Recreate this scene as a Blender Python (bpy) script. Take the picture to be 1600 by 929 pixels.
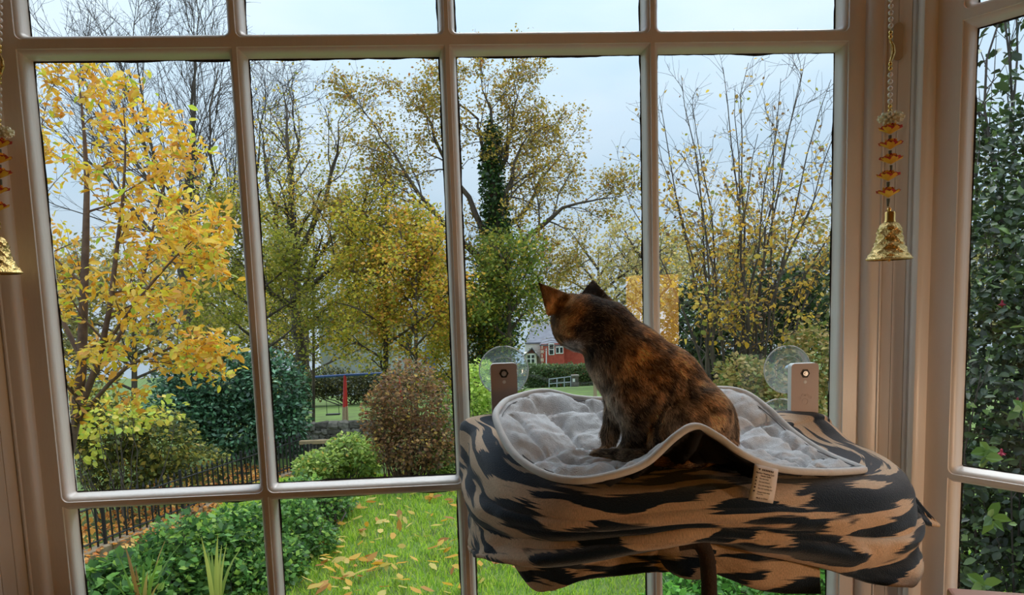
import bpy, bmesh, math, random
import numpy as np
from mathutils import Vector, Matrix

for o in list(bpy.data.objects): bpy.data.objects.remove(o)
rng = np.random.default_rng(7); random.seed(7)
SC = bpy.context.scene; COL = SC.collection

# ------------------------------------------------------------------ camera
FPX, CX, CY = 1150.0, 800.0, 600.0
def _rot(a, b, c):
    ca, sa, cb, sb, cc, sc = math.cos(a), math.sin(a), math.cos(b), math.sin(b), math.cos(c), math.sin(c)
    return (np.array([[ca,-sa,0],[sa,ca,0],[0,0,1]]) @ np.array([[1,0,0],[0,cb,-sb],[0,sb,cb]])
            @ np.array([[cc,0,sc],[0,1,0],[-sc,0,cc]]))
CR = _rot(-0.0628, -0.1108, 0.0321)
ZT, ZB = 2.007, 1.130                       # heights of the two glazing rails
CAM = np.array([0.0109, -1.478, ZT + .004 - .5113])
cam = bpy.data.cameras.new('camera'); camo = bpy.data.objects.new('camera', cam); COL.objects.link(camo)
cam.sensor_width = 36; cam.lens = FPX / 1600 * 36; cam.shift_y = (CY - 464.5) / 1600; cam.clip_start = .02; cam.clip_end = 600
camo.matrix_world = Matrix(((CR[0,0], CR[0,2], -CR[0,1], CAM[0]), (CR[1,0], CR[1,2], -CR[1,1], CAM[1]),
                            (CR[2,0], CR[2,2], -CR[2,1], CAM[2]), (0,0,0,1)))
SC.camera = camo
def P(u, v, D):                             # photograph measurement + distance -> point in the place
    return CAM + D * (CR[:,0]*(u-CX)/FPX + CR[:,1] - CR[:,2]*(v-CY)/FPX)
def PR(p):
    q = CR.T @ (np.asarray(p) - CAM); return CX + FPX*q[0]/q[1], CY - FPX*q[2]/q[1], q[1]

# ------------------------------------------------------------------ view, sky
SC.view_settings.view_transform = 'Standard'; SC.view_settings.look = 'None'
SC.view_settings.gamma = 1; SC.view_settings.use_curve_mapping = False
SC.view_settings.exposure = 0.0
SC.cycles.transparent_max_bounces = 16; SC.cycles.max_bounces = 8
SC.cycles.use_denoising = True
W = bpy.data.worlds.new('overcast_sky'); SC.world = W; W.use_nodes = True
nt = W.node_tree; nt.nodes.clear()
def N(t, ty, **kw):
    n = t.nodes.new(ty)
    for k, v in kw.items(): setattr(n, k, v)
    return n
tc = N(nt, 'ShaderNodeTexCoord'); sx = N(nt, 'ShaderNodeSeparateXYZ'); nt.links.new(tc.outputs['Generated'], sx.inputs[0])
mx = N(nt, 'ShaderNodeMath', operation='MAXIMUM'); mx.inputs[1].default_value = 0; nt.links.new(sx.outputs['Z'], mx.inputs[0])
ma = N(nt, 'ShaderNodeMath', operation='MULTIPLY_ADD'); ma.inputs[1].default_value = 2.0; ma.inputs[2].default_value = 1.0   # CIE overcast sky
nt.links.new(mx.outputs[0], ma.inputs[0])
mp = N(nt, 'ShaderNodeMapping'); mp.inputs['Scale'].default_value = (1.2, 1.2, 3.2); nt.links.new(tc.outputs['Generated'], mp.inputs[0])
no = N(nt, 'ShaderNodeTexNoise'); no.inputs['Scale'].default_value = 2.3; no.inputs['Detail'].default_value = 4
nt.links.new(mp.outputs[0], no.inputs['Vector'])
cr = N(nt, 'ShaderNodeValToRGB'); cr.color_ramp.elements[0].position = .36; cr.color_ramp.elements[1].position = .68
cr.color_ramp.elements[0].color = (.435, .575, .71, 1); cr.color_ramp.elements[1].color = (.56, .66, .755, 1)
nt.links.new(no.outputs['Fac'], cr.inputs[0])
bg = N(nt, 'ShaderNodeBackground'); nt.links.new(cr.outputs[0], bg.inputs[0]); nt.links.new(ma.outputs[0], bg.inputs[1])
ow = N(nt, 'ShaderNodeOutputWorld'); nt.links.new(bg.outputs[0], ow.inputs[0])

# sun veiled by the overcast: a broad soft source high in front
sl = bpy.data.lights.new('veiled_sun', 'SUN'); sl.energy = 2.7; sl.angle = math.radians(50); sl.color = (1.0, .985, .96)
so_ = bpy.data.objects.new('veiled_sun', sl); COL.objects.link(so_); so_.location = (12, 30, 40); so_.rotation_euler = (math.radians(-33), 0, math.radians(-30))

# ------------------------------------------------------------------ helpers
def S(r, g, b):
    f = lambda x: (x/255/12.92) if x/255 <= .04045 else ((x/255+.055)/1.055)**2.4
    return (f(r), f(g), f(b))
def mk(name, V, F, m=None, parent=None, col=None, smooth=False, nrm=None, mats=None, fm=None):
    V = np.asarray(V, dtype=np.float32).reshape(-1, 3)
    me = bpy.data.meshes.new(name)
    if isinstance(F, np.ndarray):
        k = F.shape[1]; nf = len(F); F = F.astype(np.int32)
        me.vertices.add(len(V)); me.vertices.foreach_set('co', V.ravel())
        me.loops.add(nf*k); me.loops.foreach_set('vertex_index', F.ravel())
        me.polygons.add(nf); me.polygons.foreach_set('loop_start', np.arange(nf, dtype=np.int32)*k)
        me.update(calc_edges=True)
    else:
        me.from_pydata([tuple(map(float, v)) for v in V], [], [tuple(int(i) for i in f) for f in F]); me.update()
    if col is not None:
        a = me.color_attributes.new('Col', 'FLOAT_COLOR', 'POINT')
        c4 = np.ones((len(V), 4), dtype=np.float32); c4[:, :3] = np.asarray(col, dtype=np.float32); a.data.foreach_set('color', c4.ravel())
    if smooth: me.polygons.foreach_set('use_smooth', np.ones(len(me.polygons), dtype=bool))
    if nrm is not None: me.normals_split_custom_set_from_vertices(np.asarray(nrm, dtype=np.float32).tolist())
    for q in (mats or ([m] if m else [])): me.materials.append(q)
    if fm is not None: me.polygons.foreach_set('material_index', np.asarray(fm, dtype=np.int32))
    return link(name, me, parent)
def link(name, me, parent=None):
    o = bpy.data.objects.new(name, me); COL.objects.link(o)
    if parent is not None:
        o.parent = parent; o.matrix_parent_inverse = parent.matrix_world.inverted() if parent.type != 'EMPTY' else Matrix.Translation(-Vector(parent.location))
    return o
def tag(o, label, cat=None, group=None, kind=None):
    if label: o['label'] = label
    if cat: o['category'] = cat
    if group: o['group'] = group
    if kind: o['kind'] = kind
    return o
def thing(name, loc, label, cat, group=None):
    o = bpy.data.objects.new(name, None); COL.objects.link(o); o.location = Vector([float(x) for x in loc]); o.empty_display_size = .05
    return tag(o, label, cat, group)
def struct(o): o['kind'] = 'structure'; return o
def stuff(o): o['kind'] = 'stuff'; return o
class MB:                                   # collects polygons of one mesh
    def __init__(s): s.v = []; s.f = []
    def add(s, V, F):
        b = len(s.v); s.v += [tuple(map(float, p)) for p in V]; s.f += [tuple(i+b for i in f) for f in F]; return s
    def box(s, c, d, R=None):
        c = np.array(c, float); d = np.array(d, float)/2
        q = np.array([[x,y,z] for x in (-1,1) for y in (-1,1) for z in (-1,1)], float)*d
        if R is not None: q = q @ np.asarray(R).T
        return s.add(q + c, [(0,1,3,2),(4,6,7,5),(0,4,5,1),(2,3,7,6),(0,2,6,4),(1,5,7,3)])
    def tube(s, pts, r, n=8, cap=True):
        pts = np.asarray(pts, float); r = np.broadcast_to(np.asarray(r, float), (len(pts),))
        V, F = tubes(pts[None], r[None], n)
        F = [tuple(x) for x in F]
        if cap: F += [tuple(range(n))[::-1], tuple(range((len(pts)-1)*n, len(pts)*n))]
        return s.add(V, F)
    def lathe(s, prof, c=(0,0,0), n=24, R=None):
        a = np.linspace(0, 2*math.pi, n, endpoint=False); V = []
        for r, z in prof: V += [(r*math.cos(t), r*math.sin(t), z) for t in a]
        V = np.array(V)
        if R is not None: V = V @ np.asarray(R).T
        F = [(i*n+j, i*n+(j+1) % n, (i+1)*n+(j+1) % n, (i+1)*n+j) for i in range(len(prof)-1) for j in range(n)]
        return s.add(V + np.array(c, float), F)
    def build(s, name, m, parent=None, smooth=False, col=None): return mk(name, s.v, s.f, m, parent, smooth=smooth, col=col)
def bevel(o, w=.002, n=2):
    b = o.modifiers.new('bevel', 'BEVEL'); b.width = w; b.segments = n; b.limit_method = 'ANGLE'; return o
def shade_auto(o, ang=40):
    me = o.data; me.polygons.foreach_set('use_smooth', np.ones(len(me.polygons), dtype=bool))
    try: me.set_sharp_from_angle(angle=math.radians(ang))
    except Exception: pass
    return o
def unit(a): return a / np.maximum(np.linalg.norm(a, axis=-1, keepdims=True), 1e-9)
def tubes(pts, rad, n=5):                   # pts (B,K,3), rad (B,K) -> one vertex array, quads
    B, K, _ = pts.shape
    t = np.gradient(pts, axis=1); t = unit(t)
    ref = np.where(np.abs(t[:, :1, 2:3]) > .9, np.array([1., 0, 0]), np.array([0, 0, 1.]))
    ref = np.broadcast_to(ref, t.shape)
    a = unit(np.cross(t, ref)); b = np.cross(t, a)
    an = np.arange(n)*2*math.pi/n
    V = pts[:, :, None] + rad[:, :, None, None]*(np.cos(an)[None, None, :, None]*a[:, :, None] + np.sin(an)[None, None, :, None]*b[:, :, None])
    bi = np.arange(B)[:, None, None]*K*n + np.arange(K-1)[None, :, None]*n; j = np.arange(n)[None, None]; j2 = (j+1) % n
    F = np.stack([bi+j, bi+j2, bi+n+j2, bi+n+j], -1).reshape(-1, 4)
    return V.reshape(-1, 3), F
def spline(pts, n, closed=False):
    p = np.asarray(pts, float); m = len(p)
    if closed: t = np.linspace(0, m, n, endpoint=False); g = lambda i: p[i % m]
    else: t = np.linspace(0, m-1, n); g = lambda i: p[np.clip(i, 0, m-1)]
    i = np.floor(t).astype(int); 
    if not closed: i = np.minimum(i, m-2)
    f = (t-i)[:, None]; a, b, c, d = g(i-1), g(i), g(i+1), g(i+2)
    return .5*(2*b + (c-a)*f + (2*a-5*b+4*c-d)*f**2 + (3*b-a-3*c+d)*f**3)
def _h(i, j, k, s):
    x = np.sin(i*127.1 + j*311.7 + k*74.7 + s*53.3)*43758.5453; return x - np.floor(x)
def vn(p, s=0):
    p = np.asarray(p, float); i = np.floor(p); f = p - i; f = f*f*(3-2*f); r = 0
    for a in (0, 1):
        for b in (0, 1):
            for c in (0, 1):
                w = (f[..., 0] if a else 1-f[..., 0])*(f[..., 1] if b else 1-f[..., 1])*(f[..., 2] if c else 1-f[..., 2])
                r = r + w*_h(i[..., 0]+a, i[..., 1]+b, i[..., 2]+c, s)
    return r
def fbm(p, s=0): p = np.asarray(p, float); return (vn(p, s) + .5*vn(p*2.1, s+1) + .25*vn(p*4.3, s+2))/1.75

# ------------------------------------------------------------------ materials
def newmat(name):
    m = bpy.data.materials.new(name); m.use_nodes = True; t = m.node_tree
    return m, t, t.nodes['Principled BSDF'], t.nodes['Material Output']
def simple(name, c, rough=.6, c2=None, scale=30, bump=0, bscale=None, metal=0, stretch=(1,1,1), thr=(.35,.65), spec=.5, coat=0):
    m, t, b, o = newmat(name)
    b.inputs['Base Color'].default_value = (*c, 1); b.inputs['Roughness'].default_value = rough; b.inputs['Metallic'].default_value = metal
    b.inputs['Specular IOR Level'].default_value = spec; b.inputs['Coat Weight'].default_value = coat
    tc = N(t, 'ShaderNodeTexCoord'); mp = N(t, 'ShaderNodeMapping'); mp.inputs['Scale'].default_value = stretch
    t.links.new(tc.outputs['Object'], mp.inputs[0])
    if c2 is not None:
        n = N(t, 'ShaderNodeTexNoise'); n.inputs['Scale'].default_value = scale; n.inputs['Detail'].default_value = 5; t.links.new(mp.outputs[0], n.inputs['Vector'])
        r = N(t, 'ShaderNodeValToRGB'); r.color_ramp.elements[0].position, r.color_ramp.elements[1].position = thr
        r.color_ramp.elements[0].color = (*c, 1); r.color_ramp.elements[1].color = (*c2, 1)
        t.links.new(n.outputs['Fac'], r.inputs[0]); t.links.new(r.outputs[0], b.inputs['Base Color'])
    if bump:
        n = N(t, 'ShaderNodeTexNoise'); n.inputs['Scale'].default_value = bscale or scale*3; n.inputs['Detail'].default_value = 4; t.links.new(mp.outputs[0], n.inputs['Vector'])
        u = N(t, 'ShaderNodeBump'); u.inputs['Strength'].default_value = bump; u.inputs['Distance'].default_value = .01
        t.links.new(n.outputs['Fac'], u.inputs['Height']); t.links.new(u.outputs[0], b.inputs['Normal'])
    return m
def attrmat(name, rough=.6, trans=0., spec=.3, bump=0, bscale=60):
    m, t, b, o = newmat(name)
    a = N(t, 'ShaderNodeAttribute', attribute_name='Col'); t.links.new(a.outputs['Color'], b.inputs['Base Color'])
    b.inputs['Roughness'].default_value = rough; b.inputs['Specular IOR Level'].default_value = spec
    if trans:
        d = N(t, 'ShaderNodeBsdfTranslucent'); t.links.new(a.outputs['Color'], d.inputs[0]); x = N(t, 'ShaderNodeMixShader'); x.inputs[0].default_value = trans
        t.links.new(b.outputs[0], x.inputs[1]); t.links.new(d.outputs[0], x.inputs[2]); t.links.new(x.outputs[0], o.inputs[0])
    if bump:
        n = N(t, 'ShaderNodeTexNoise'); n.inputs['Scale'].default_value = bscale; n.inputs['Detail'].default_value = 4
        tc = N(t, 'ShaderNodeTexCoord'); t.links.new(tc.outputs['Object'], n.inputs['Vector'])
        u = N(t, 'ShaderNodeBump'); u.inputs['Strength'].default_value = bump; u.inputs['Distance'].default_value = .02
        t.links.new(n.outputs['Fac'], u.inputs['Height']); t.links.new(u.outputs[0], b.inputs['Normal'])
    return m
def glassmat(name, tint=(.97,.985,.98), ior=1.5, boost=1.0, rough=0.0, base=0.0):
    m, t, b, o = newmat(name); t.nodes.remove(b)
    tr = N(t, 'ShaderNodeBsdfTransparent'); tr.inputs[0].default_value = (*tint, 1)
    gl = N(t, 'ShaderNodeBsdfGlossy'); gl.inputs['Roughness'].default_value = rough
    fr = N(t, 'ShaderNodeFresnel'); fr.inputs['IOR'].default_value = ior
    ml = N(t, 'ShaderNodeMath', operation='MULTIPLY_ADD'); ml.inputs[1].default_value = boost; ml.inputs[2].default_value = base; ml.use_clamp = True
    t.links.new(fr.outputs[0], ml.inputs[0])
    x = N(t, 'ShaderNodeMixShader'); t.links.new(ml.outputs[0], x.inputs[0]); t.links.new(tr.outputs[0], x.inputs[1]); t.links.new(gl.outputs[0], x.inputs[2])
    t.links.new(x.outputs[0], o.inputs[0]); return m
M = {}
M['paint'] = simple('aged_cream_gloss_paint', (.77,.72,.68), .36, (.83,.785,.745), 9, .08, 90, stretch=(1,1,.25), thr=(.3,.6))
M['putty'] = simple('blackened_putty', (.012,.011,.010), .8, (.06,.05,.045), 60, .6, 160, thr=(.45,.75))
M['glass'] = glassmat('window_glass', boost=1.0)
M['wall'] = simple('warm_plaster', (.26,.20,.15), .8, (.29,.225,.17), 4, .05)
M['ceiling'] = simple('ceiling_white', (.50,.46,.41), .9, (.53,.49,.44), 4)
M['floorwood'] = simple('floor_boards', (.13,.075,.04), .45, (.18,.10,.055), 12, .1, stretch=(1,.1,1))
# ================================================================== the bay window and the room
RING = [(0,0),(.0040,0),(.0048,.0028),(.0062,.0034),(.0090,.0052),(.0118,.0095),(.0132,.0150),(.0138,.0185),(.0142,.0200),(.0156,.0330),(.0165,.0345)]
RADF = [0,1,.98,.95,.85,.72,.6,.55,.5,.3,.25]
def cell_loops(x0, x1, z0, z1, ex, rb, rt):
    """nested loops of one opening, each 4 sides x (2*NC+NS) points, ordered bottom,right,top,left"""
    NC = 5; loops = []
    for (o, y), rf in zip(RING, RADF):
        l, b, r, t = [o + (e if o > 0 else 0) for e in ex]
        a0, a1, c0, c1 = x0+l, x1-r, z0+b, z1-t
        R = lambda q: max(q*rf, .0004) if o > 0 else 1e-5
        pts = []
        crn = [((a0,c0),rb,180,270),((a1,c0),rb,270,360),((a1,c1),rt,0,90),((a0,c1),rt,90,180)]
        arcs = []
        for (px, pz), q, d0, d1 in crn:
            q = R(q); cx = px + (q if px == a0 else -q); cz = pz + (q if pz == c0 else -q)
            arcs.append([(cx+q*math.cos(math.radians(d)), cz+q*math.sin(math.radians(d))) for d in np.linspace(d0, d1, 2*NC+1)])
        for k in range(4):                   # side k: second half of corner k, first half of corner k+1
            pts.append([(p[0], y, p[1]) for p in arcs[k][NC:]] + [(p[0], y, p[1]) for p in arcs[(k+1) % 4][:NC+1]])
        loops.append(pts)
    return loops
def window(name, cols, rows, X, label_paint=True, parts=True, extra_top=None):
    """X maps local (x,y,z) to world; cols/rows are centre lines of the bars"""
    e = struct(bpy.data.objects.new(name, None)); COL.objects.link(e)
    vb = [MB() for _ in cols]; hb = [MB() for _ in rows]; r2 = np.random.default_rng(3)
    for i in range(len(cols)-1):
        for j in range(len(rows)-1):
            ex = [0, 0, 0, .009 if j == len(rows)-3 and len(rows) == 4 else 0]
            lo = cell_loops(cols[i], cols[i+1], rows[j], rows[j+1], ex, .013, .0015)
            for k, tgt in enumerate((hb[j], vb[i+1], hb[j+1], vb[i])):
                m = len(lo[0][k]); V = [X(p) for L in lo for p in L[k]]
                F = [(a*m+b, a*m+b+1, (a+1)*m+b+1, (a+1)*m+b) for a in range(len(lo)-1) for b in range(m-1)]
                tgt.add(V, F)
            inner = lo[-1]; a0, a1 = cols[i]+.0165, cols[i+1]-.0165; c0, c1 = rows[j]+.0165, rows[j+1]-.0165-ex[3]
            g = [(a0,.035,c0),(a1,.035,c0),(a1,.035,c1),(a0,.035,c1)]
            mk('pane', [X(p) for p in g], [(0,1,2,3)], M['glass'], e)
            # weathered putty: an irregular dark seam round each pane
            s = MB()
            for (p, q, dn) in (((a0,c0),(a1,c0),(0,1)),((a1,c0),(a1,c1),(-1,0)),((a1,c1),(a0,c1),(0,-1)),((a0,c1),(a0,c0),(1,0))):
                n = int(max(8, math.dist(p, q)/.012)); tt = np.linspace(0, 1, n)
                side = 1.0 if dn[1] >= 0 else 1.4
                wv = .0018 + side*.0042*np.maximum(0, fbm(np.stack([tt*n*.22, np.full(n, i*3.1+j*7.7+dn[0]*2+dn[1]*5), tt*0], 1), 5)-.38)**.8 + .0009*r2.random(n)
                A = [(p[0]+(q[0]-p[0])*t - dn[0]*.001, .0335, p[1]+(q[1]-p[1])*t - dn[1]*.001) for t in tt]
                Bv = [(a[0]+dn[0]*w, .0346, a[2]+dn[1]*w) for a, w in zip(A, wv)]
                s.add([X(v) for v in A+Bv], [(t, t+1, n+t+1, n+t) for t in range(n-1)])
            s.build('putty_seam', M['putty'], e)
    for q, mb in enumerate(vb): shade_auto(mb.build('stile' if q in (0, len(cols)-1) else 'glazing_bar', M['paint'], e), 35)
    for q, mb in enumerate(hb): shade_auto(mb.build('rail' if q in (0, len(rows)-1) else 'glazing_bar', M['paint'], e), 35)
    return e
ROWS = [.55, ZB, ZT, 2.44]; CLS = [-.8,-.4,0,.4,.8]
window('window_1', CLS, ROWS, lambda p: (p[0], p[1], p[2]))
# right and left lights of the bay
TH = math.radians(58)
O2 = P(1487, 440, 1.425)[:2]
T2 = np.array([math.cos(TH), -math.sin(TH)]); N2 = np.array([math.sin(TH), math.cos(TH)])     # along, outwards
W2 = [0, .33, .66]
def X2(p): q = O2 + T2*p[0] + N2*p[1]; return (q[0], q[1], p[2])
def X3(p): q = X2(p); return (-q[0], q[1], q[2])
window('window_2', W2, ROWS, X2); window('window_3', W2, ROWS, X3)
# moulded corner posts: one vertical profile swept from sill to head
def post_profile():
    a = [(.8,0),(.829,0),(.8295,-.004),(.8315,-.011),(.836,-.0165),(.842,-.019),(.850,-.0195),(.8555,-.0195),(.857,-.0225),(.860,-.0225),(.8615,-.0165),(.864,-.0165)]
    l2 = [(-.079,-.017),(-.077,-.020),(-.072,-.020),(-.070,-.0165),(-.0675,-.0165),(-.066,-.021),(-.062,-.028),(-.056,-.031),(-.050,-.031),(-.045,-.027),(-.042,-.020),(-.040,0),(0,0)]
    b = [tuple(O2 + T2*x + N2*y) for x, y in l2]
    p0, p1 = np.array(a[-1]), np.array(b[0])
    mid = [tuple(p0 + (p1-p0)*t + np.array([-.3,-1])*d) for t, d in ((.03,.002),(.42,.003),(.43,.0012),(.445,.0012),(.455,.003),(.95,.002))]
    return a + mid + b
PP = post_profile()
def sweep_vert(name, prof, z0, z1, back, m):
    n = len(prof); V = [(x, y, z0) for x, y in prof] + [(x, y, z1) for x, y in prof]
    F = [(i, i+1, n+i+1, n+i) for i in range(n-1)]
    k = len(V); V += [(*b, z0) for b in back] + [(*b, z1) for b in back]; nb = len(back)
    loop = [n-1] + [k+i for i in range(nb)] + [0]; lt = [2*n-1] + [k+nb+i for i in range(nb)] + [n]
    F += [(loop[i], loop[i+1], lt[i+1], lt[i]) for i in range(len(loop)-1)]
    return shade_auto(struct(mk(name, V, F, m)), 38)
bk = [tuple(O2 + N2*.06), (.95, .09), (.80, .07)]
sweep_vert('trim_1', PP, .0, 2.75, bk, M['paint'])
sweep_vert('trim_2', [(-x, y) for x, y in PP][::-1], .0, 2.75, [(-x, y) for x, y in bk][::-1], M['paint'])
# walls, floor, ceiling
E2 = O2 + T2*.66
def prism(name, pts, z0, z1, m):
    n = len(pts); V = [(x, y, z0) for x, y in pts] + [(x, y, z1) for x, y in pts]
    return struct(mk(name, V, [tuple(range(n))[::-1], tuple(range(n, 2*n))] + [(i, (i+1) % n, n+(i+1) % n, n+i) for i in range(n)], m))
def strip(name, a, b, nrm, th, z0, z1, m): a = np.array(a); b = np.array(b); o = np.array(nrm)*th; return prism(name, [tuple(a), tuple(b), tuple(b+o), tuple(a+o)], z0, z1, m)
mir = lambda p: (-p[0], p[1])
for nm, z0, z1 in (('wall_apron', 0, .55), ('wall_head', 2.44, 2.75)):
    strip(nm + '_front', (-.8,0), (.8,0), (0,1), .12, z0, z1, M['wall'])
    strip(nm + '_right', O2, E2, N2, .12, z0, z1, M['wall']); strip(nm + '_left', mir(O2), mir(E2), mir(N2), .12, z0, z1, M['wall'])
# strip of old adhesive left on the right-hand post
M['tape'] = simple('old_adhesive', (.50,.36,.22), .4, (.55,.41,.26), 20)
_a, _b = np.array(PP[13]), np.array(PP[16]); _d = (_b-_a)/np.linalg.norm(_b-_a); _n = np.array([_d[1], -_d[0]]); _n = _n*(1 if _n[1] < 0 else -1)
_c = (_a*.72+_b*.28)+_n*.0045; _z0, _z1 = P(1411, 84, 1.40)[2], P(1411, 26, 1.40)[2]; _w = .0085
_o = [(_w*math.cos(t), _z1-_w+_w*math.sin(t)) for t in np.linspace(0, math.pi, 9)] + [(_w*math.cos(t), _z0+_w+_w*math.sin(t)) for t in np.linspace(math.pi, 2*math.pi, 9)]
_q = [(*(_c+_d*x), z) for x, z in _o]; _n3 = np.array([*_n, 0])*.003
struct(mk('trim_3', _q+[tuple(np.array(p)-_n3) for p in _q], [tuple(range(18)), tuple(range(18, 36))[::-1]]+[(i, (i+1) % 18, 18+(i+1) % 18, 18+i) for i in range(18)], M['tape']))
strip('wall_front_right', E2, (2.7, E2[1]), (0,1), .15, 0, 2.75, M['wall']); strip('wall_front_left', mir(E2), (-2.7, E2[1]), (0,1), .15, 0, 2.75, M['wall'])
strip('wall_right', (2.7, E2[1]+.15), (2.7,-4.6), (1,0), .12, 0, 2.75, M['wall']); strip('wall_left', (-2.7, E2[1]+.15), (-2.7,-4.6), (-1,0), .12, 0, 2.75, M['wall'])
strip('wall_back', (-2.82,-4.6), (2.82,-4.6), (0,-1), .12, 0, 2.75, M['wall'])
plan = [(-2.82,-4.72),(2.82,-4.72),(2.82,E2[1]+.15),(E2[0]+.1,E2[1]+.15),(.99,.0),(.84,.12),(-.84,.12),(-.99,.0),(-E2[0]-.1,E2[1]+.15),(-2.82,E2[1]+.15)]
prism('floor', plan, -.12, 0, M['floorwood']); prism('ceiling', plan, 2.75, 2.9, M['ceiling'])

# ================================================================== table lamp and added fill lamps
M['brass'] = simple('polished_brass', (.80,.52,.16), .22, (.70,.42,.12), 20, metal=1)
M['darkwood'] = simple('reddish_wood', (.26,.10,.06), .4, (.36,.16,.10), 14, .15, stretch=(1,.12,1))
def emit(name, c, s):
    m, t, b, o = newmat(name); b.inputs['Base Color'].default_value = (*c, 1); b.inputs['Emission Color'].default_value = (*c, 1); b.inputs['Emission Strength'].default_value = s; return m
M['shade'] = emit('glowing_lampshade', (1,.47,.06), 7.0)
M['bulb'] = emit('bulb_glow', (1,.72,.45), 18)
# table lamp whose glowing shade is mirrored in the window panes
g = P(1020, 484, 3.75); LX, LZ = g[0], g[2]; LY = -(g[1]) + .05
tb = thing('side_table', (LX, LY, 0), 'square dark wooden side table carrying the brass table lamp', 'table')
zt = LZ - .52
bevel(MB().box((LX,LY,zt-.015),(.5,.5,.03)).build('table_top', M['darkwood'], tb), .005)
for sx_ in (-1,1):
    for sy_ in (-1,1): MB().box((LX+.21*sx_,LY+.21*sy_,(zt-.03)/2),(.04,.04,zt-.03)).build('leg', M['darkwood'], tb)
lp = thing('table_lamp', (LX,LY,zt), 'brass table lamp with a glowing amber rectangular shade', 'lamp')
shade_auto(MB().lathe([(0,zt),(.075,zt),(.08,zt+.01),(.03,zt+.03),(.022,zt+.08),(.045,zt+.15),(.05,zt+.2),(.02,zt+.28),(.01,zt+.36),(0,zt+.36)], (LX,LY,0), 24).build('lamp_base', M['brass'], lp))
shm = MB(); w_ = .108
for z0_, z1_ in ((LZ-.175, LZ+.175),):
    for (ax, ay, bx, by) in ((-w_,-w_,w_,-w_),(w_,-w_,w_,w_),(w_,w_,-w_,w_),(-w_,w_,-w_,-w_)):
        shm.add([(LX+ax,LY+ay,z0_),(LX+bx,LY+by,z0_),(LX+bx,LY+by,z1_),(LX+ax,LY+ay,z1_)], [(0,1,2,3)])
shm.build('lamp_shade', M['shade'], lp)
def lamp(name, loc, e, c, r):
    l = bpy.data.lights.new(name, 'POINT'); l.energy = e; l.color = c; l.shadow_soft_size = r; o = bpy.data.objects.new(name, l); COL.objects.link(o); o.location = loc; return o
# added fill light, given the form of a sconce on the left-hand wall
SY, SZ = -1.45, 1.75
pd = thing('added_sconce', (-2.7,SY,SZ), 'added fill light in the form of a brass wall sconce with a glass globe', 'lamp')
MB().box((-2.692,SY,SZ-.02),(.016,.09,.16)).build('back_plate', M['brass'], pd)
MB().tube([(-2.69,SY,SZ-.05),(-2.64,SY,SZ-.07),(-2.60,SY,SZ-.05),(-2.60,SY,SZ-.02)], .007).build('arm', M['brass'], pd)
def sph(r, z): return [(max(1e-4, r*math.sin(a)), z - r*math.cos(a)) for a in np.linspace(0, math.pi, 13)]
shade_auto(MB().lathe(sph(.03, SZ+.04), (-2.6,SY,0), 16).build('bulb', M['bulb'], pd))
M['globe'] = glassmat('globe_glass', (.95,.93,.9)); shade_auto(MB().lathe(sph(.085, SZ+.06), (-2.6,SY,0)).build('globe', M['globe'], pd))
lamp('sconce_fill_light', (-2.6,SY,SZ+.06), 1.6, (1,.78,.58), .05)
# added warm light right of the viewer, built as a floor lamp
FX, FY, FZ = 1.50, -1.25, 1.12
fl_ = thing('added_floor_lamp', (FX,FY,0), 'added warm light in the form of a slim brass floor lamp with a conical shade', 'lamp')
shade_auto(MB().lathe([(0,0),(.14,0),(.145,.012),(.03,.03),(.012,.05),(.010,FZ-.12),(.022,FZ-.11),(.022,FZ-.06),(0,FZ-.06)], (FX,FY,0), 24).build('lamp_stand', M['brass'], fl_))
shade_auto(MB().lathe(sph(.028, FZ), (FX,FY,0), 16).build('bulb', M['bulb'], fl_))
shade_auto(MB().lathe([(.035,FZ+.155),(.15,FZ+.05),(.153,FZ+.05),(.04,FZ+.16),(1e-4,FZ+.165),(1e-4,FZ+.15),(.035,FZ+.155)], (FX,FY,0)).build('lamp_shade', M['brass'], fl_))  # opaque cone added to cut this lamp's light on the upper glazing bars
lamp('floor_fill_light', (FX,FY,FZ), 30, (1,.70,.47), .045)
# foot of another table: its reddish top edge shows beside the right-hand light
t0 = P(1530, 932, 1.02)
ta = thing('tea_table', (t0[0]+.25, t0[1]-.12, 0), 'low reddish wooden table beside the narrow bay window', 'table')
def tabletop():
    z = t0[2]; a = P(1478, 935, 1.06); b = P(1640, 916, 1.02); d = unit((b-a)*np.array([1,1,0])); nn = np.array([-d[1], d[0], 0])
    a = np.array([a[0],a[1],z]); q = [a, a+d*.5, a+d*.5-nn*.4, a-nn*.4]
    V = [p for p in q] + [p-np.array([0,0,.025]) for p in q]
    bevel(mk('table_top', V, [(3,2,1,0),(4,5,6,7),(0,1,5,4),(1,2,6,5),(2,3,7,6),(3,0,4,7)], M['pinkwood'], ta), .004)
    for k in range(4):
        c = q[k]*.88 + sum(q)/4*.12; MB().box((c[0],c[1],(z-.025)/2),(.035,.035,z-.025)).build('leg', M['pinkwood'], ta)
M['pinkwood'] = simple('pale_red_wood', (.42,.19,.13), .4, (.50,.25,.18), 16, .1, stretch=(1,.15,1))
tabletop()
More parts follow.
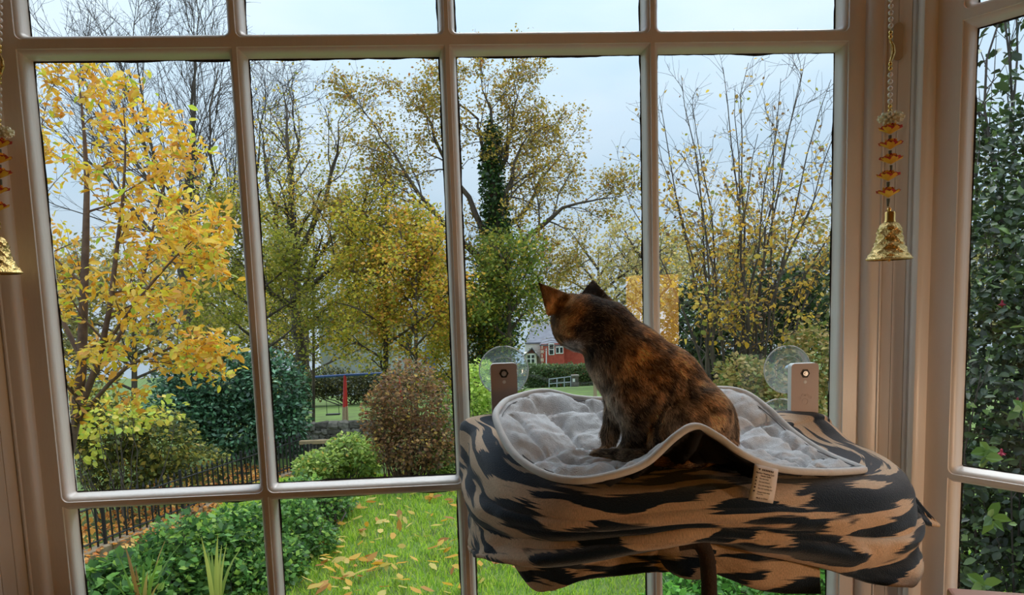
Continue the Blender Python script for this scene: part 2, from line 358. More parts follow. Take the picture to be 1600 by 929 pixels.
# ================================================================== window perch, blanket, mat
M['plate'] = simple('taupe_plastic', (.50,.40,.37), .4, (.53,.42,.39), 20)
M['whiteplastic'] = simple('white_plastic', (.86,.86,.86), .35)
M['steel'] = simple('steel', (.55,.55,.55), .3, metal=1)
M['black'] = simple('black_plastic', (.012,.011,.011), .5)
M['cup'] = glassmat('clear_vinyl', (.80,.86,.90), 1.5, 1.6, .15, .02)
_t = M['cup'].node_tree; _o = [n for n in _t.nodes if n.type == 'OUTPUT_MATERIAL'][0]; _p = _o.inputs[0].links[0].from_socket
_tl = N(_t, 'ShaderNodeBsdfTranslucent'); _tl.inputs[0].default_value = (.62,.72,.80,1); _ms = N(_t, 'ShaderNodeMixShader'); _ms.inputs[0].default_value = .13
_t.links.new(_p, _ms.inputs[1]); _t.links.new(_tl.outputs[0], _ms.inputs[2]); _t.links.new(_ms.outputs[0], _o.inputs[0])
M['rim'] = simple('clear_rim', (.62,.68,.72), .15, coat=.5)
def rrect(w, h, r, n=6):
    pts = []
    for sx_, sz_, d0 in ((1,1,0),(-1,1,90),(-1,-1,180),(1,-1,270)):
        for d in np.linspace(d0, d0+90, n): pts.append((sx_*(w/2-r)+r*math.cos(math.radians(d)), sz_*(h/2-r)+r*math.sin(math.radians(d))))
    return pts
pc = P(1040, 700, 1.27)
perch = thing('window_perch', (pc[0],pc[1],pc[2]-.04), 'cat window perch held to the glass by clear suction cups', 'cat perch')
def bracket(u0, u1, vt, cu, cv, vb, lower, paw):
    D = 1.425; a = P((u0+u1)/2, vt, D); b = P((u0+u1)/2, vb, D); w = (u1-u0)/FPX*D; h = a[2]-b[2]+.04
    c = np.array([a[0], a[1], a[2]-h/2]); y0, y1 = c[1]-.006, c[1]+.010
    rr = rrect(w, h, .007); n = len(rr)
    V = [(c[0]+x, y0, c[2]+z) for x, z in rr] + [(c[0]+x, y1, c[2]+z) for x, z in rr]
    br = mk('bracket', V, [tuple(range(n))] + [(i, (i+1) % n, n+(i+1) % n, n+i) for i in range(n)] + [tuple(range(n, 2*n))[::-1]], mats=[M['plate'], M['whiteplastic']], fm=[0]+[1]*n+[1], parent=perch)
    Ry = np.array([[1,0,0],[0,0,-1],[0,1,0]])          # lathe axis z -> -y
    nz = a[2]-.0195
    hexa = MB(); q = [(.0092*math.cos(t), .0092*math.sin(t)) for t in np.arange(6)*math.pi/3]
    hexa.add([(c[0]+x, y0-.0008, nz+z) for x, z in q]+[(c[0]+x, y0+.001, nz+z) for x, z in q], [(5,4,3,2,1,0)]+[(i,(i+1)%6,6+(i+1)%6,6+i) for i in range(6)])
    hexa.build('hex_recess', M['black'], br)
    shade_auto(MB().lathe([(0,.0030),(.0022,.0030),(.0026,.0016),(.0046,.0016),(.0050,.0022),(.0054,.0012),(.0054,0)], (c[0],y0-.0008,nz), 20, Ry).build('bolt', M['steel'], br))
    shade_auto(MB().lathe([(0,.0012),(.0029,.0008),(.0034,0)], (c[0],y0,nz-.0165), 16, Ry).build('lit_hole', M['whiteplastic'], br))  # white disc standing for daylight seen through a hole in the bracket
    if paw:
        for dx, dz, r in ((-.0105,.0015,.0026),(-.004,.0065,.0028),(.004,.0065,.0028),(.0105,.0015,.0026),(0,-.006,.006)):
            shade_auto(MB().lathe([(r*.9,.0004),(r,.0006),(r*.98,0)], (c[0]+dx,y0,a[2]-.068+dz), 16, Ry).build('paw_emboss', M['plate'], br))
    for k, (cu_, cv_) in enumerate([(cu, cv)] + lower):
        s = P(cu_, cv_, 1.50); r = .0505
        prof = [(.0,.026),(.011,.026),(.0115,.012),(.026,.011),(.029,.0085),(.0315,.0090),(.040,.0050),(r,0.0002),(r*1.0,.0018)]
        Ryp = np.array([[1,0,0],[0,0,-1],[0,1,0]])
        shade_auto(MB().lathe(prof, (s[0], .0345, s[2]), 48, Ryp).build('suction_cup', M['cup'], perch), 60)
        shade_auto(MB().tube([(s[0]+.029*math.cos(t), .0255, s[2]+.029*math.sin(t)) for t in np.linspace(0, 2*math.pi, 41)], .0008, 6).build('cup_ring', M['rim'], perch), 60)
        shade_auto(MB().tube([(s[0]+r*math.cos(t), .0325, s[2]+r*math.sin(t)) for t in np.linspace(0, 2*math.pi, 49)], .0013, 6).build('cup_rim', M['rim'], perch), 60)
bracket(766, 807, 567, 788, 580, 640, [], False)
bracket(1234, 1278, 567, 1250, 581, 650, [(1240, 668)], True)

# ---- blanket draped over the padded platform
ST = [((745,645,1.42),(778,800,1.42)),((741,668,1.34),(757,842,1.34)),((757,705,1.23),(764,866,1.23)),((800,748,1.13),(800,872,1.15)),((880,772,1.07),(880,874,1.10)),
      ((980,779,1.05),(985,860,1.08)),((1080,774,1.045),(1090,846,1.08)),((1180,771,1.05),(1190,862,1.08)),((1280,766,1.08),(1290,884,1.09)),((1365,760,1.12),(1350,910,1.11)),
      ((1405,752,1.17),(1404,908,1.15)),((1414,736,1.23),(1412,862,1.22)),((1388,712,1.32),(1392,840,1.30)),((1335,688,1.40),(1345,830,1.40)),((1298,655,1.43),(1300,820,1.43)),((1262,640,1.44),(1270,800,1.44)),((1000,637,1.44),(1000,800,1.44))]
NU, NV = 300, 64
top = spline([P(*a) for a, b in ST], NU, True); hem = spline([P(*b) for a, b in ST], NU, True)
ctr = P(1070, 705, 1.25); ctr[2] = top[:, 2].mean()+.004
def blanket_surface(top, hem, ctr, seed, amp=.014, flare=0.0):
    NU = len(top); arc = np.concatenate([[0], np.cumsum(np.linalg.norm(np.diff(top[:, :2], axis=0), axis=1))])
    out = unit(top[:, :2]-ctr[:2]); out = np.concatenate([out, np.zeros((NU,1))], 1)
    rows = []; uv = []
    for k in range(NV):
        t = k/(NV-1)
        if t < .42:
            s = t/.42; p = ctr + (top-ctr)*(.02+.98*s); p[:, 2] = ctr[2] + (top[:, 2]-ctr[2])*s**1.6
            p[:, 2] += .004*fbm(np.concatenate([p[:, :2]*16, np.full((NU,1), 3.)], 1), seed)-.002
            dist = (s-1)*np.linalg.norm(top-ctr, axis=1); rd = np.clip(1-(1-s)/.10, 0, 1); p[:, 2] -= .012*rd**2
        else:
            s = (t-.42)/.58; q = top.copy(); q[:, 2] -= .012
            p = q + (hem-q)*s; bulge = .012*np.sin(min(1, s/.25)*math.pi/2)
            p = p + out*bulge
            w = min(1, s*1.5)
            fo = (fbm(np.stack([arc*9, np.full(NU, s*3.2), np.full(NU, seed*1.7)], 1), seed)-.5)
            fo2 = (vn(np.stack([arc*4+s*2.2, np.full(NU, s*11.)+arc*3, np.zeros(NU)], 1), seed+4)-.5)
            fo3 = np.sin(s*13+3.0*vn(np.stack([arc*5, np.full(NU, 1.3), np.zeros(NU)], 1), seed+7)*2+arc*2.)*vn(np.stack([arc*3.1, np.full(NU, s*2), np.zeros(NU)+5], 1), seed+8)
            p = p + out*(w*amp*3.2*fo + w*amp*1.6*fo2 + w*amp*.9*fo3 + flare*s)[:, None]; p[:, 2] += w*amp*.8*fo2
            dist = s*np.linalg.norm(hem-q, axis=1)
        rows.append(p); uv.append(np.stack([arc, np.broadcast_to(dist, (NU,))], 1))
    V = np.concatenate(rows); UV = np.concatenate(uv)
    i = np.arange(NV-1)[:, None]*NU; j = np.arange(NU)[None]
    F = np.stack([i+j, i+(j+1) % NU, i+NU+(j+1) % NU, i+NU+j], -1).reshape(-1, 4)
    return V, F, UV
def set_uv(o, UV):
    l = o.data.uv_layers.new(name='UVMap'); vi = np.zeros(len(o.data.loops), dtype=np.int32); o.data.loops.foreach_get('vertex_index', vi)
    l.data.foreach_set('uv', np.asarray(UV, dtype=np.float32)[vi].ravel())
def ikat(name):
    m, t, b, o = newmat(name); L = t.links.new
    uv = N(t, 'ShaderNodeUVMap'); sp = N(t, 'ShaderNodeSeparateXYZ'); L(uv.outputs[0], sp.inputs[0])
    def math_(op, a, c=None, d=None):
        n = N(t, 'ShaderNodeMath', operation=op)
        for i, x in enumerate((a, c, d)):
            if x is None: continue
            if isinstance(x, (int, float)): n.inputs[i].default_value = x
            else: L(x, n.inputs[i])
        return n.outputs[0]
    def noise(vec, sc, det=2):
        n = N(t, 'ShaderNodeTexNoise'); n.inputs['Scale'].default_value = sc; n.inputs['Detail'].default_value = det; L(vec, n.inputs['Vector']); return n.outputs['Fac']
    def comb(x, y, z=0.0):
        n = N(t, 'ShaderNodeCombineXYZ')
        for i, q in enumerate((x, y, z)):
            if isinstance(q, (int, float)): n.inputs[i].default_value = q
            else: L(q, n.inputs[i])
        return n.outputs[0]
    U, Vv = sp.outputs[0], sp.outputs[1]
    row = math_('MULTIPLY', Vv, 420.0); j1 = noise(comb(0.0, row, 3.0), 1.0, 1)               # thread-by-thread offset: spiky ends
    j2 = noise(comb(math_('MULTIPLY', U, 3.0), math_('MULTIPLY', Vv, 60.0), 9.0), 1.0, 2)
    ju = math_('ADD', math_('MULTIPLY', math_('SUBTRACT', j1, .5), .070), math_('MULTIPLY', math_('SUBTRACT', j2, .5), .10))
    wob = noise(comb(math_('MULTIPLY', U, 5.0), math_('MULTIPLY', Vv, 8.0), 1.0), 1.0, 2)
    u2 = math_('MULTIPLY', math_('ADD', U, ju), 7.4); v2 = math_('MULTIPLY', math_('ADD', Vv, math_('MULTIPLY', math_('SUBTRACT', wob, .5), .06)), 46.0)
    n = noise(comb(u2, v2, 5.0), 1.0, 1)
    w2 = noise(comb(math_('MULTIPLY', u2, .6), math_('MULTIPLY', v2, .5), 11.0), 1.0, 1)
    n = math_('ADD', n, math_('MULTIPLY', math_('SUBTRACT', w2, .5), .35))
    r = N(t, 'ShaderNodeValToRGB'); r.color_ramp.elements[0].position = .505; r.color_ramp.elements[1].position = .53
    r.color_ramp.elements[0].color = (.010, .024, .045, 1); r.color_ramp.elements[1].color = (.72, .525, .36, 1); L(n, r.inputs[0])
    fz = noise(comb(math_('MULTIPLY', U, 700.0), math_('MULTIPLY', Vv, 300.0)), 1.0, 2)
    mxx = N(t, 'ShaderNodeMixRGB', blend_type='MULTIPLY'); mxx.inputs[0].default_value = .45; L(r.outputs[0], mxx.inputs[1])
    r2 = N(t, 'ShaderNodeValToRGB'); r2.color_ramp.elements[0].position = .3; r2.color_ramp.elements[1].position = .7; r2.color_ramp.elements[0].color = (.45,.45,.45,1); r2.color_ramp.elements[1].color = (1.25,1.25,1.25,1)
    L(fz, r2.inputs[0]); L(r2.outputs[0], mxx.inputs[2]); L(mxx.outputs[0], b.inputs['Base Color'])
    b.inputs['Roughness'].default_value = .95; b.inputs['Specular IOR Level'].default_value = .1
    b.inputs['Sheen Weight'].default_value = .35; b.inputs['Sheen Roughness'].default_value = .5
    bu = N(t, 'ShaderNodeBump'); bu.inputs['Strength'].default_value = .55; bu.inputs['Distance'].default_value = .003
    tc = N(t, 'ShaderNodeTexCoord'); n3 = noise(tc.outputs['Object'], 520, 3); L(n3, bu.inputs['Height']); L(bu.outputs[0], b.inputs['Normal'])
    return m
M['ikat'] = ikat('navy_and_tan_fleece')
blk = thing('fleece_blanket', (ctr[0],ctr[1],ctr[2]-.16), 'navy and tan flame patterned fleece blanket draped over the window perch', 'blanket')
V, F, UV = blanket_surface(top, hem, ctr, 2)
ob = mk('drape', V, F, M['ikat'], blk, smooth=True); set_uv(ob, UV)
so = ob.modifiers.new('thick', 'SOLIDIFY'); so.thickness = .005; so.offset = -1
def fleece(o, V, F, UV, n):                 # short pile standing on the cloth, coloured by the same pattern
    tri = np.concatenate([F[:, [0,1,2]], F[:, [0,2,3]]]); a, b, c = V[tri[:, 0]], V[tri[:, 1]], V[tri[:, 2]]; cr = np.cross(b-a, c-a); ar = np.linalg.norm(cr, axis=1)
    k = rng.choice(len(tri), n, p=ar/ar.sum()); r1 = np.sqrt(rng.random(n)); r2 = rng.random(n); w = np.stack([1-r1, r1*(1-r2), r1*r2], 1)[:, :, None]
    p = (V[tri[k]]*w).sum(1); uv = (UV[tri[k]]*w).sum(1); nn = unit(cr[k]); flip = (np.sum(nn*(p-ctr+np.array([0,0,.25])), 1) < 0); nn[flip] *= -1
    d = unit(nn+rng.normal(0, .75, (n,3))+np.array([0,0,-.35])); s = unit(np.cross(d, rng.normal(0, 1, (n,3))))*.00055; L = rng.uniform(.0025, .0048, n)[:, None]
    Vv = np.stack([p-s, p+s, p+d*L], 1).reshape(-1, 3); uu = np.repeat(uv, 3, 0)
    q = stuff(mk('pile', Vv, np.arange(3*n).reshape(-1, 3), M['ikat'], o, smooth=True, nrm=np.repeat(nn, 3, 0))); set_uv(q, uu)
fleece(ob, V, F, UV, 90000)
# lower layer that hangs below the top one
def panel(name, tp, bt, nu, nv, seed, amp, m, uvoff=(0,0)):
    a = spline([P(*q) for q in tp], nu); b = spline([P(*q) for q in bt], nu)
    s = np.linspace(0, 1, nv)[:, None, None]; p = a[None]*(1-s)+b[None]*s
    arc = np.concatenate([[0], np.cumsum(np.linalg.norm(np.diff(a, axis=0), axis=1))])
    A, Sg = np.meshgrid(arc, np.linspace(0, 1, nv)); ln = np.linalg.norm(b-a, axis=1)
    f = fbm(np.stack([A*11, Sg*2.5, np.full(A.shape, seed)], -1), seed)-.5
    p[..., 1] += amp*2.4*f*np.minimum(1, Sg*2+.3); p[..., 2] += amp*.5*(vn(np.stack([A*20, Sg*0, Sg*0+seed], -1), seed)-.5)*Sg
    i = np.arange(nv-1)[:, None]*nu; j = np.arange(nu-1)[None]; F = np.stack([i+j, i+j+1, i+nu+j+1, i+nu+j], -1).reshape(-1, 4)
    o = mk(name, p.reshape(-1, 3), F, m, blk, smooth=True)
    set_uv(o, np.stack([A+uvoff[0], Sg*ln[None]+uvoff[1]], -1).reshape(-1, 2)); so = o.modifiers.new('thick', 'SOLIDIFY'); so.thickness = .006; so.offset = 0
    fleece(o, p.reshape(-1, 3), F, np.stack([A+uvoff[0], Sg*ln[None]+uvoff[1]], -1).reshape(-1, 2), 9000); return o
panel('lower_fold', [(785,835,1.22),(850,832,1.16),(930,832,1.13),(1020,830,1.125),(1100,830,1.125)],
      [(800,872,1.22),(838,922,1.17),(905,908,1.14),(1000,896,1.13),(1100,884,1.13)], 90, 40, 3, .012, M['ikat'], (3.1,.4))
panel('lower_fold', [(1085,820,1.10),(1150,822,1.10),(1220,822,1.10),(1274,826,1.11)],
      [(1092,885,1.11),(1150,908,1.10),(1215,924,1.10),(1281,926,1.11)], 70, 40, 8, .010, M['ikat'], (5.2,.9))
panel('lower_fold', [(1000,838,1.13),(1040,840,1.11),(1090,840,1.10),(1120,845,1.10)],
      [(1045,888,1.13),(1070,903,1.11),(1098,905,1.10),(1118,905,1.10)], 50, 40, 5, .008, M['ikat'], (7.3,.2))
# trailing bound edge that hangs down in front
M['binding'] = simple('dark_binding', (.045,.026,.017), .9, (.03,.02,.015), 60, .3, 300)
e1 = spline([P(1060,848,1.075),P(1088,846,1.07),P(1102,862,1.07),P(1107,895,1.07),P(1108,940,1.07),P(1106,985,1.07)], 40)
V, F = tubes(e1[None], np.full((1,40), .0115), 12); V[:, 1] = V[:, 1]*1.0
mk('hanging_edge', V, F, M['binding'], blk, smooth=True)
# pointed corner sticking out at the right
panel('corner_flap', [(1405,748,1.22),(1424,770,1.225),(1444,795,1.23),(1467,818,1.235)], [(1400,815,1.22),(1420,812,1.215),(1442,818,1.22),(1465,821,1.235)], 40, 24, 4, .006, M['ikat'], (2.2,.35))

# ---- quilted grey mat
MS = [(775,655,1.20),(782,634,1.27),(800,622,1.33),(850,611,1.385),(900,621,1.40),(950,623,1.41),(1030,612,1.415),(1110,607,1.415),(1160,612,1.40),(1200,638,1.36),(1240,675,1.31),(1290,708,1.25),(1340,729,1.18),(1346,734,1.165),
      (1290,737,1.11),(1220,732,1.07),(1165,712,1.05),(1120,681,1.05),(1086,666,1.05),(1055,682,1.04),(1010,722,1.03),(960,741,1.02),(900,750,1.02),(845,738,1.05),(800,705,1.11)]
NM = 260; mb_ = spline([P(*q) for q in MS], NM, True)
mc = P(1010, 712, 1.2); NR = 60; CATZ = mc[2]
rows = []
for k in range(NR):
    s = .02 + .98*k/(NR-1); p = mc + (mb_-mc)*s; p[:, 2] = mc[2] + (mb_[:, 2]-mc[2])*s**2.3
    rows.append(p)
mv = np.concatenate(rows); sv = np.repeat(np.linspace(0, 1, NR), NM)
# quilting: stitched lozenges and soft wrinkles
dl = (mv[:, :2]-mc[:2]) @ np.array([[.8,-.6],[.6,.8]])
cellq = lambda x, w: np.abs((x/w) % 1 - .5)*2
qv = np.minimum(1-cellq(dl[:, 0]+.02*np.sin(dl[:, 1]*25), .085), 1-cellq(dl[:, 1]+.02*np.sin(dl[:, 0]*21), .115)); qv = 1-np.clip(1-qv, 0, 1)
puff = np.clip(1-(1-np.minimum(cellq(dl[:, 0]+.018*np.sin(dl[:, 1]*25), .095), cellq(dl[:, 1]+.02*np.sin(dl[:, 0]*21), .13)))**7, 0, 1)
wr = fbm(np.stack([dl[:, 0]*24, dl[:, 1]*60, dl[:, 0]*0], 1), 12)-.5
edge = np.clip((1-sv)/.08, 0, 1)
mv[:, 2] += edge*(.021*puff - .011 + .020*wr + .012*(vn(np.stack([dl[:, 0]*11, dl[:, 1]*17, dl[:, 0]*0], 1), 5)-.5))
i = np.arange(NR-1)[:, None]*NM; j = np.arange(NM)[None]
mf = np.stack([i+j, i+(j+1) % NM, i+NM+(j+1) % NM, i+NM+j], -1).reshape(-1, 4)
M['greyplush'] = simple('grey_plush', (.60,.61,.635), .9, (.69,.70,.725), 120, .35, 500, spec=.15)
M['piping'] = simple('pale_grey_binding', (.66,.65,.64), .7, (.72,.71,.70), 60, .15, 300)
M['matback'] = simple('black_backing', (.010,.009,.009), .9)
mat_ = thing('cat_mat', (mc[0],mc[1],mc[2]), 'grey quilted plush cat mat with pale piping lying on the blanket', 'mat')
mo = mk('quilted_pad', mv, mf, mats=[M['greyplush'], M['matback']], parent=mat_, smooth=True)
so = mo.modifiers.new('thick', 'SOLIDIFY'); so.thickness = .007; so.offset = -1; so.material_offset = 1; so.material_offset_rim = 1
pl = np.concatenate([mb_, mb_[:2]]); V, F = tubes(pl[None], np.full((1, len(pl)), .0058), 10); shade_auto(mk('piping', V, F, M['piping'], mat_), 80)
ins = mc + (mb_-mc)*.955; ins[:, 2] = np.interp(0,[0],[0]) + (mc[2] + (mb_[:, 2]-mc[2])*.955**2.3)+.0035
V, F = tubes(np.concatenate([ins, ins[:2]])[None], np.full((1, NM+2), .0009), 5); mk('stitching', V, F, simple('stitch_thread', (.12,.12,.125), .8), mat_)
# care tag with its print
ta_, tb_, tcn, td = P(1179,724,1.045), P(1216,733,1.05), P(1206,786,1.043), P(1168,780,1.038)
M['tagcloth'] = simple('satin_tag', (.78,.72,.68), .5, (.82,.76,.72), 30)
M['ink'] = simple('tag_ink', (.05,.03,.03), .8)
def bil(x, y, off=0): p = (ta_*(1-x)+tb_*x)*(1-y)+(td*(1-x)+tcn*x)*y; nn = np.cross(tb_-ta_, td-ta_); nn = nn/np.linalg.norm(nn); nn = nn*(-1 if nn[1] > 0 else 1); p = p+nn*(off + .003*math.sin(y*2.2)); return p
gx, gy = 5, 9; tg = mk('care_tag', [bil(x/(gx-1), y/(gy-1)) for y in range(gy) for x in range(gx)], [(y*gx+x, y*gx+x+1, (y+1)*gx+x+1, (y+1)*gx+x) for y in range(gy-1) for x in range(gx-1)], M['tagcloth'], mat_, smooth=True)
tg.modifiers.new('thick', 'SOLIDIFY').thickness = .0006
def text_mesh(s, x, y, h, bold=0):
    cu = bpy.data.curves.new('print', 'FONT'); cu.body = s; cu.size = 1; cu.offset = bold; cu.resolution_u = 2
    o = bpy.data.objects.new('print', cu); COL.objects.link(o); dg = bpy.context.evaluated_depsgraph_get()
    me = bpy.data.meshes.new_from_object(o.evaluated_get(dg)); bpy.data.objects.remove(o); bpy.data.curves.remove(cu)
    asp = np.linalg.norm(tb_-ta_)/np.linalg.norm(td-ta_)
    for v in me.vertices: v.co = Vector(bil(x + v.co.x*h/asp*.92, y - v.co.y*h, .0009))
    me.materials.clear(); me.materials.append(M['ink']); return link('print', me, tg)
for s_, x_, y_, h_, b_ in (('Machine Washing Cold', .10, .235, .062, .02), ('Gentle Cycle', .30, .305, .062, .02), ('Do not iron', .27, .385, .060, .01), ('Do not bleach', .27, .475, .060, .01),
        ('Do not wring dry', .27, .57, .060, .01), ('Do not tumble dry', .27, .66, .060, .01), ('Always keep away', .27, .76, .055, .01), ('from fire', .27, .82, .055, .01), ('Made in China', .28, .93, .062, .01)):
    text_mesh(s_, x_, y_, h_, b_)
for k_, y_ in enumerate((.375, .465, .56, .65, .755)):
    q = .034; pts = [(.10,y_),(.17,y_),(.17,y_-q*1.3),(.10,y_-q*1.3)] if k_ in (3,4) else [(.10,y_),(.18,y_),(.14,y_-q*1.6)]
    mk('care_symbol', [bil(x, y, .0009) for x, y in pts], [tuple(range(len(pts)))], M['ink'], tg)
mk('logo_mark', [bil(x, y, .0009) for x, y in ((.15,.10),(.27,.09),(.24,.15),(.20,.12))], [(0,1,2,3)], M['ink'], tg)
for k_ in range(7): x_ = .34+k_*.07; mk('logo_mark', [bil(x, y, .0009) for x, y in ((x_,.09),(x_+.045,.095),(x_+.045,.145),(x_,.14))], [(0,1,2,3)], M['ink'], tg)
# ================================================================== the cat
CD = 1.19; PXM = CD/FPX
def PC(u, v, b): return P(u, v, CD + b*PXM)
CONES = [  # (u,v,b,r) -> (u,v,b,r)
 ((1092,660,6,57),(1030,607,8,68)), ((1030,607,8,68),(984,563,12,57)), ((984,563,12,57),(946,517,22,45)),
 ((1100,682,4,51),(1085,660,4,56)), ((957,556,18,42),(988,626,12,36)), ((946,517,22,45),(912,503,30,42)),
 ((988,618,-18,34),(994,668,-22,20)), ((994,668,-22,20),(986,697,-20,12.5)), ((986,697,-20,12.5),(972,708,-20,12)),
 ((968,630,34,24),(953,676,34,11)), ((953,676,34,11),(950,704,33,9)), ((950,704,33,9),(942,709,30,9.5)),
 ((1090,650,-30,50),(1074,668,-38,45)), ((1074,662,-40,41),(1042,690,-44,27)), ((1045,704,-38,15),(1000,711,-38,11)),
 ((1075,668,44,44),(1040,692,46,26))]
TAILP = spline([(1138,694,-22),(1100,716,-52),(1045,716,-60),(990,713,-54),(955,712,-44),(934,712,-34)], 14); TAILR = np.linspace(15, 9.5, 14)
HEAD = [((909,501,30,42),(895,497,40,36)), ((893,513,20,26),(889,516,38,24)), ((889,523,48,18),(884,526,62,14)), ((898,534,42,11),(891,534,54,9.5)), ((902,518,62,24),(898,514,50,25))]
EARS = [((842,442,-4),(858,489,12),(893,466,26)), ((926,437,66),(909,462,66),(948,468,46))]
def sd_cone(p, a, b, ra, rb):
    ba = b-a; h = np.clip(((p-a)@ba)/(ba@ba), 0, 1); return np.linalg.norm(p-(a+h[:, None]*ba), axis=1)-(ra+(rb-ra)*h)
def sd_tri(p, a, b, c):
    ba, cb, ac = b-a, c-b, a-c; n = np.cross(ba, ac); n = n/np.linalg.norm(n)
    def seg(o, d): h = np.clip(((p-o)@d)/(d@d), 0, 1); return np.linalg.norm(p-o-h[:, None]*d, axis=1)
    ins = (((p-a)@np.cross(ba, n) > 0).astype(int)+((p-b)@np.cross(cb, n) > 0)+((p-c)@np.cross(ac, n) > 0))
    ed = np.minimum(np.minimum(seg(a, ba), seg(b, cb)), seg(c, ac)); pl = np.abs((p-a)@n)
    return np.where((ins == 3) | (ins == 0), pl, ed)
def smin(a, b, k): h = np.clip(.5+.5*(b-a)/k, 0, 1); return b+(a-b)*h-k*h*(1-h)
def cat_sdf(p):
    d = np.full(len(p), 1e3)
    for A, B in CONES: d = smin(sd_cone(p, PC(*A[:3]), PC(*B[:3]), A[3]*PXM, B[3]*PXM), d, .012)
    h = np.full(len(p), 1e3)
    for A, B in HEAD: h = smin(sd_cone(p, PC(*A[:3]), PC(*B[:3]), A[3]*PXM, B[3]*PXM), h, .012)
    for e in EARS:
        A, B, C = [PC(*q) for q in e]; t = np.clip(((p-A)@((B+C)/2-A))/np.sum(((B+C)/2-A)**2), 0, 1.2)
        h = smin(sd_tri(p, A, B, C)-(.0014+.0042*t), h, .007)
    d = smin(h, d, .014)
    tl = np.full(len(p), 1e3)
    for k in range(13): tl = np.minimum(tl, sd_cone(p, PC(*TAILP[k]), PC(*TAILP[k+1]), TAILR[k]*PXM, TAILR[k+1]*PXM))
    return smin(tl, d, .004)
def surface_nets(f, lo, hi, h):
    n = np.ceil((hi-lo)/h).astype(int)+1
    g = [lo[i]+h*np.arange(n[i]) for i in range(3)]
    X = np.stack(np.meshgrid(*g, indexing='ij'), -1).reshape(-1, 3)
    val = np.concatenate([f(X[i:i+200000]) for i in range(0, len(X), 200000)]).reshape(n)
    s = val < 0; c = np.zeros(n-1, int)
    for a in (0,1):
        for b in (0,1):
            for q in (0,1): c += s[a:n[0]-1+a, b:n[1]-1+b, q:n[2]-1+q]
    idx = np.argwhere((c > 0) & (c < 8)); acc = np.zeros((len(idx), 3)); cnt = np.zeros(len(idx))
    cor = [(a,b,q) for a in (0,1) for b in (0,1) for q in (0,1)]
    for A in cor:
        for B in cor:
            if A < B and sum(abs(x-y) for x, y in zip(A, B)) == 1:
                va = val[tuple((idx+A).T)]; vb = val[tuple((idx+B).T)]; m = (va < 0) != (vb < 0)
                t = np.where(m, va/np.where(m, va-vb, 1), 0)[:, None]; acc += np.where(m[:, None], np.array(A)+t*(np.array(B)-np.array(A)), 0); cnt += m
    V = lo + h*(idx + acc/cnt[:, None]); cid = -np.ones(n-1, int); cid[tuple(idx.T)] = np.arange(len(idx)); F = []
    for ax in range(3):
        b, q = [(1,2),(2,0),(0,1)][ax]
        sl0 = [slice(None)]*3; sl1 = [slice(None)]*3; sl0[ax] = slice(0, -1); sl1[ax] = slice(1, None)
        m = s[tuple(sl0)] != s[tuple(sl1)]; e = np.argwhere(m); e = e[(e[:, b] > 0) & (e[:, q] > 0) & (e[:, b] < n[b]-1) & (e[:, q] < n[q]-1)]
        ub = np.zeros(3, int); ub[b] = 1; uq = np.zeros(3, int); uq[q] = 1
        f4 = np.stack([cid[tuple((e-ub-uq).T)], cid[tuple((e-uq).T)], cid[tuple(e.T)], cid[tuple((e-ub).T)]], 1)
        fl = s[tuple(e.T)]; f4[~fl] = f4[~fl][:, ::-1]; F.append(f4)
    return V, np.concatenate(F)
pts_ = np.array([PC(*q[:3]) for pr in CONES+HEAD for q in pr] + [PC(*q) for e in EARS for q in e] + [PC(*q) for q in TAILP])
lo_, hi_ = pts_.min(0)-.075, pts_.max(0)+.075
CV, CF = surface_nets(cat_sdf, lo_, hi_, .0031)
def grad(p, e=.0015): return unit(np.stack([cat_sdf(p+np.eye(3)[i]*e)-cat_sdf(p-np.eye(3)[i]*e) for i in range(3)], 1))
CN = grad(CV)
def uvb(p):
    q = (p-CAM)@CR; return CX+FPX*q[:, 0]/q[:, 1], CY-FPX*q[:, 2]/q[:, 1], (q[:, 1]-CD)/PXM
def sst(a, b, x): t = np.clip((x-a)/(b-a), 0, 1); return t*t*(3-2*t)
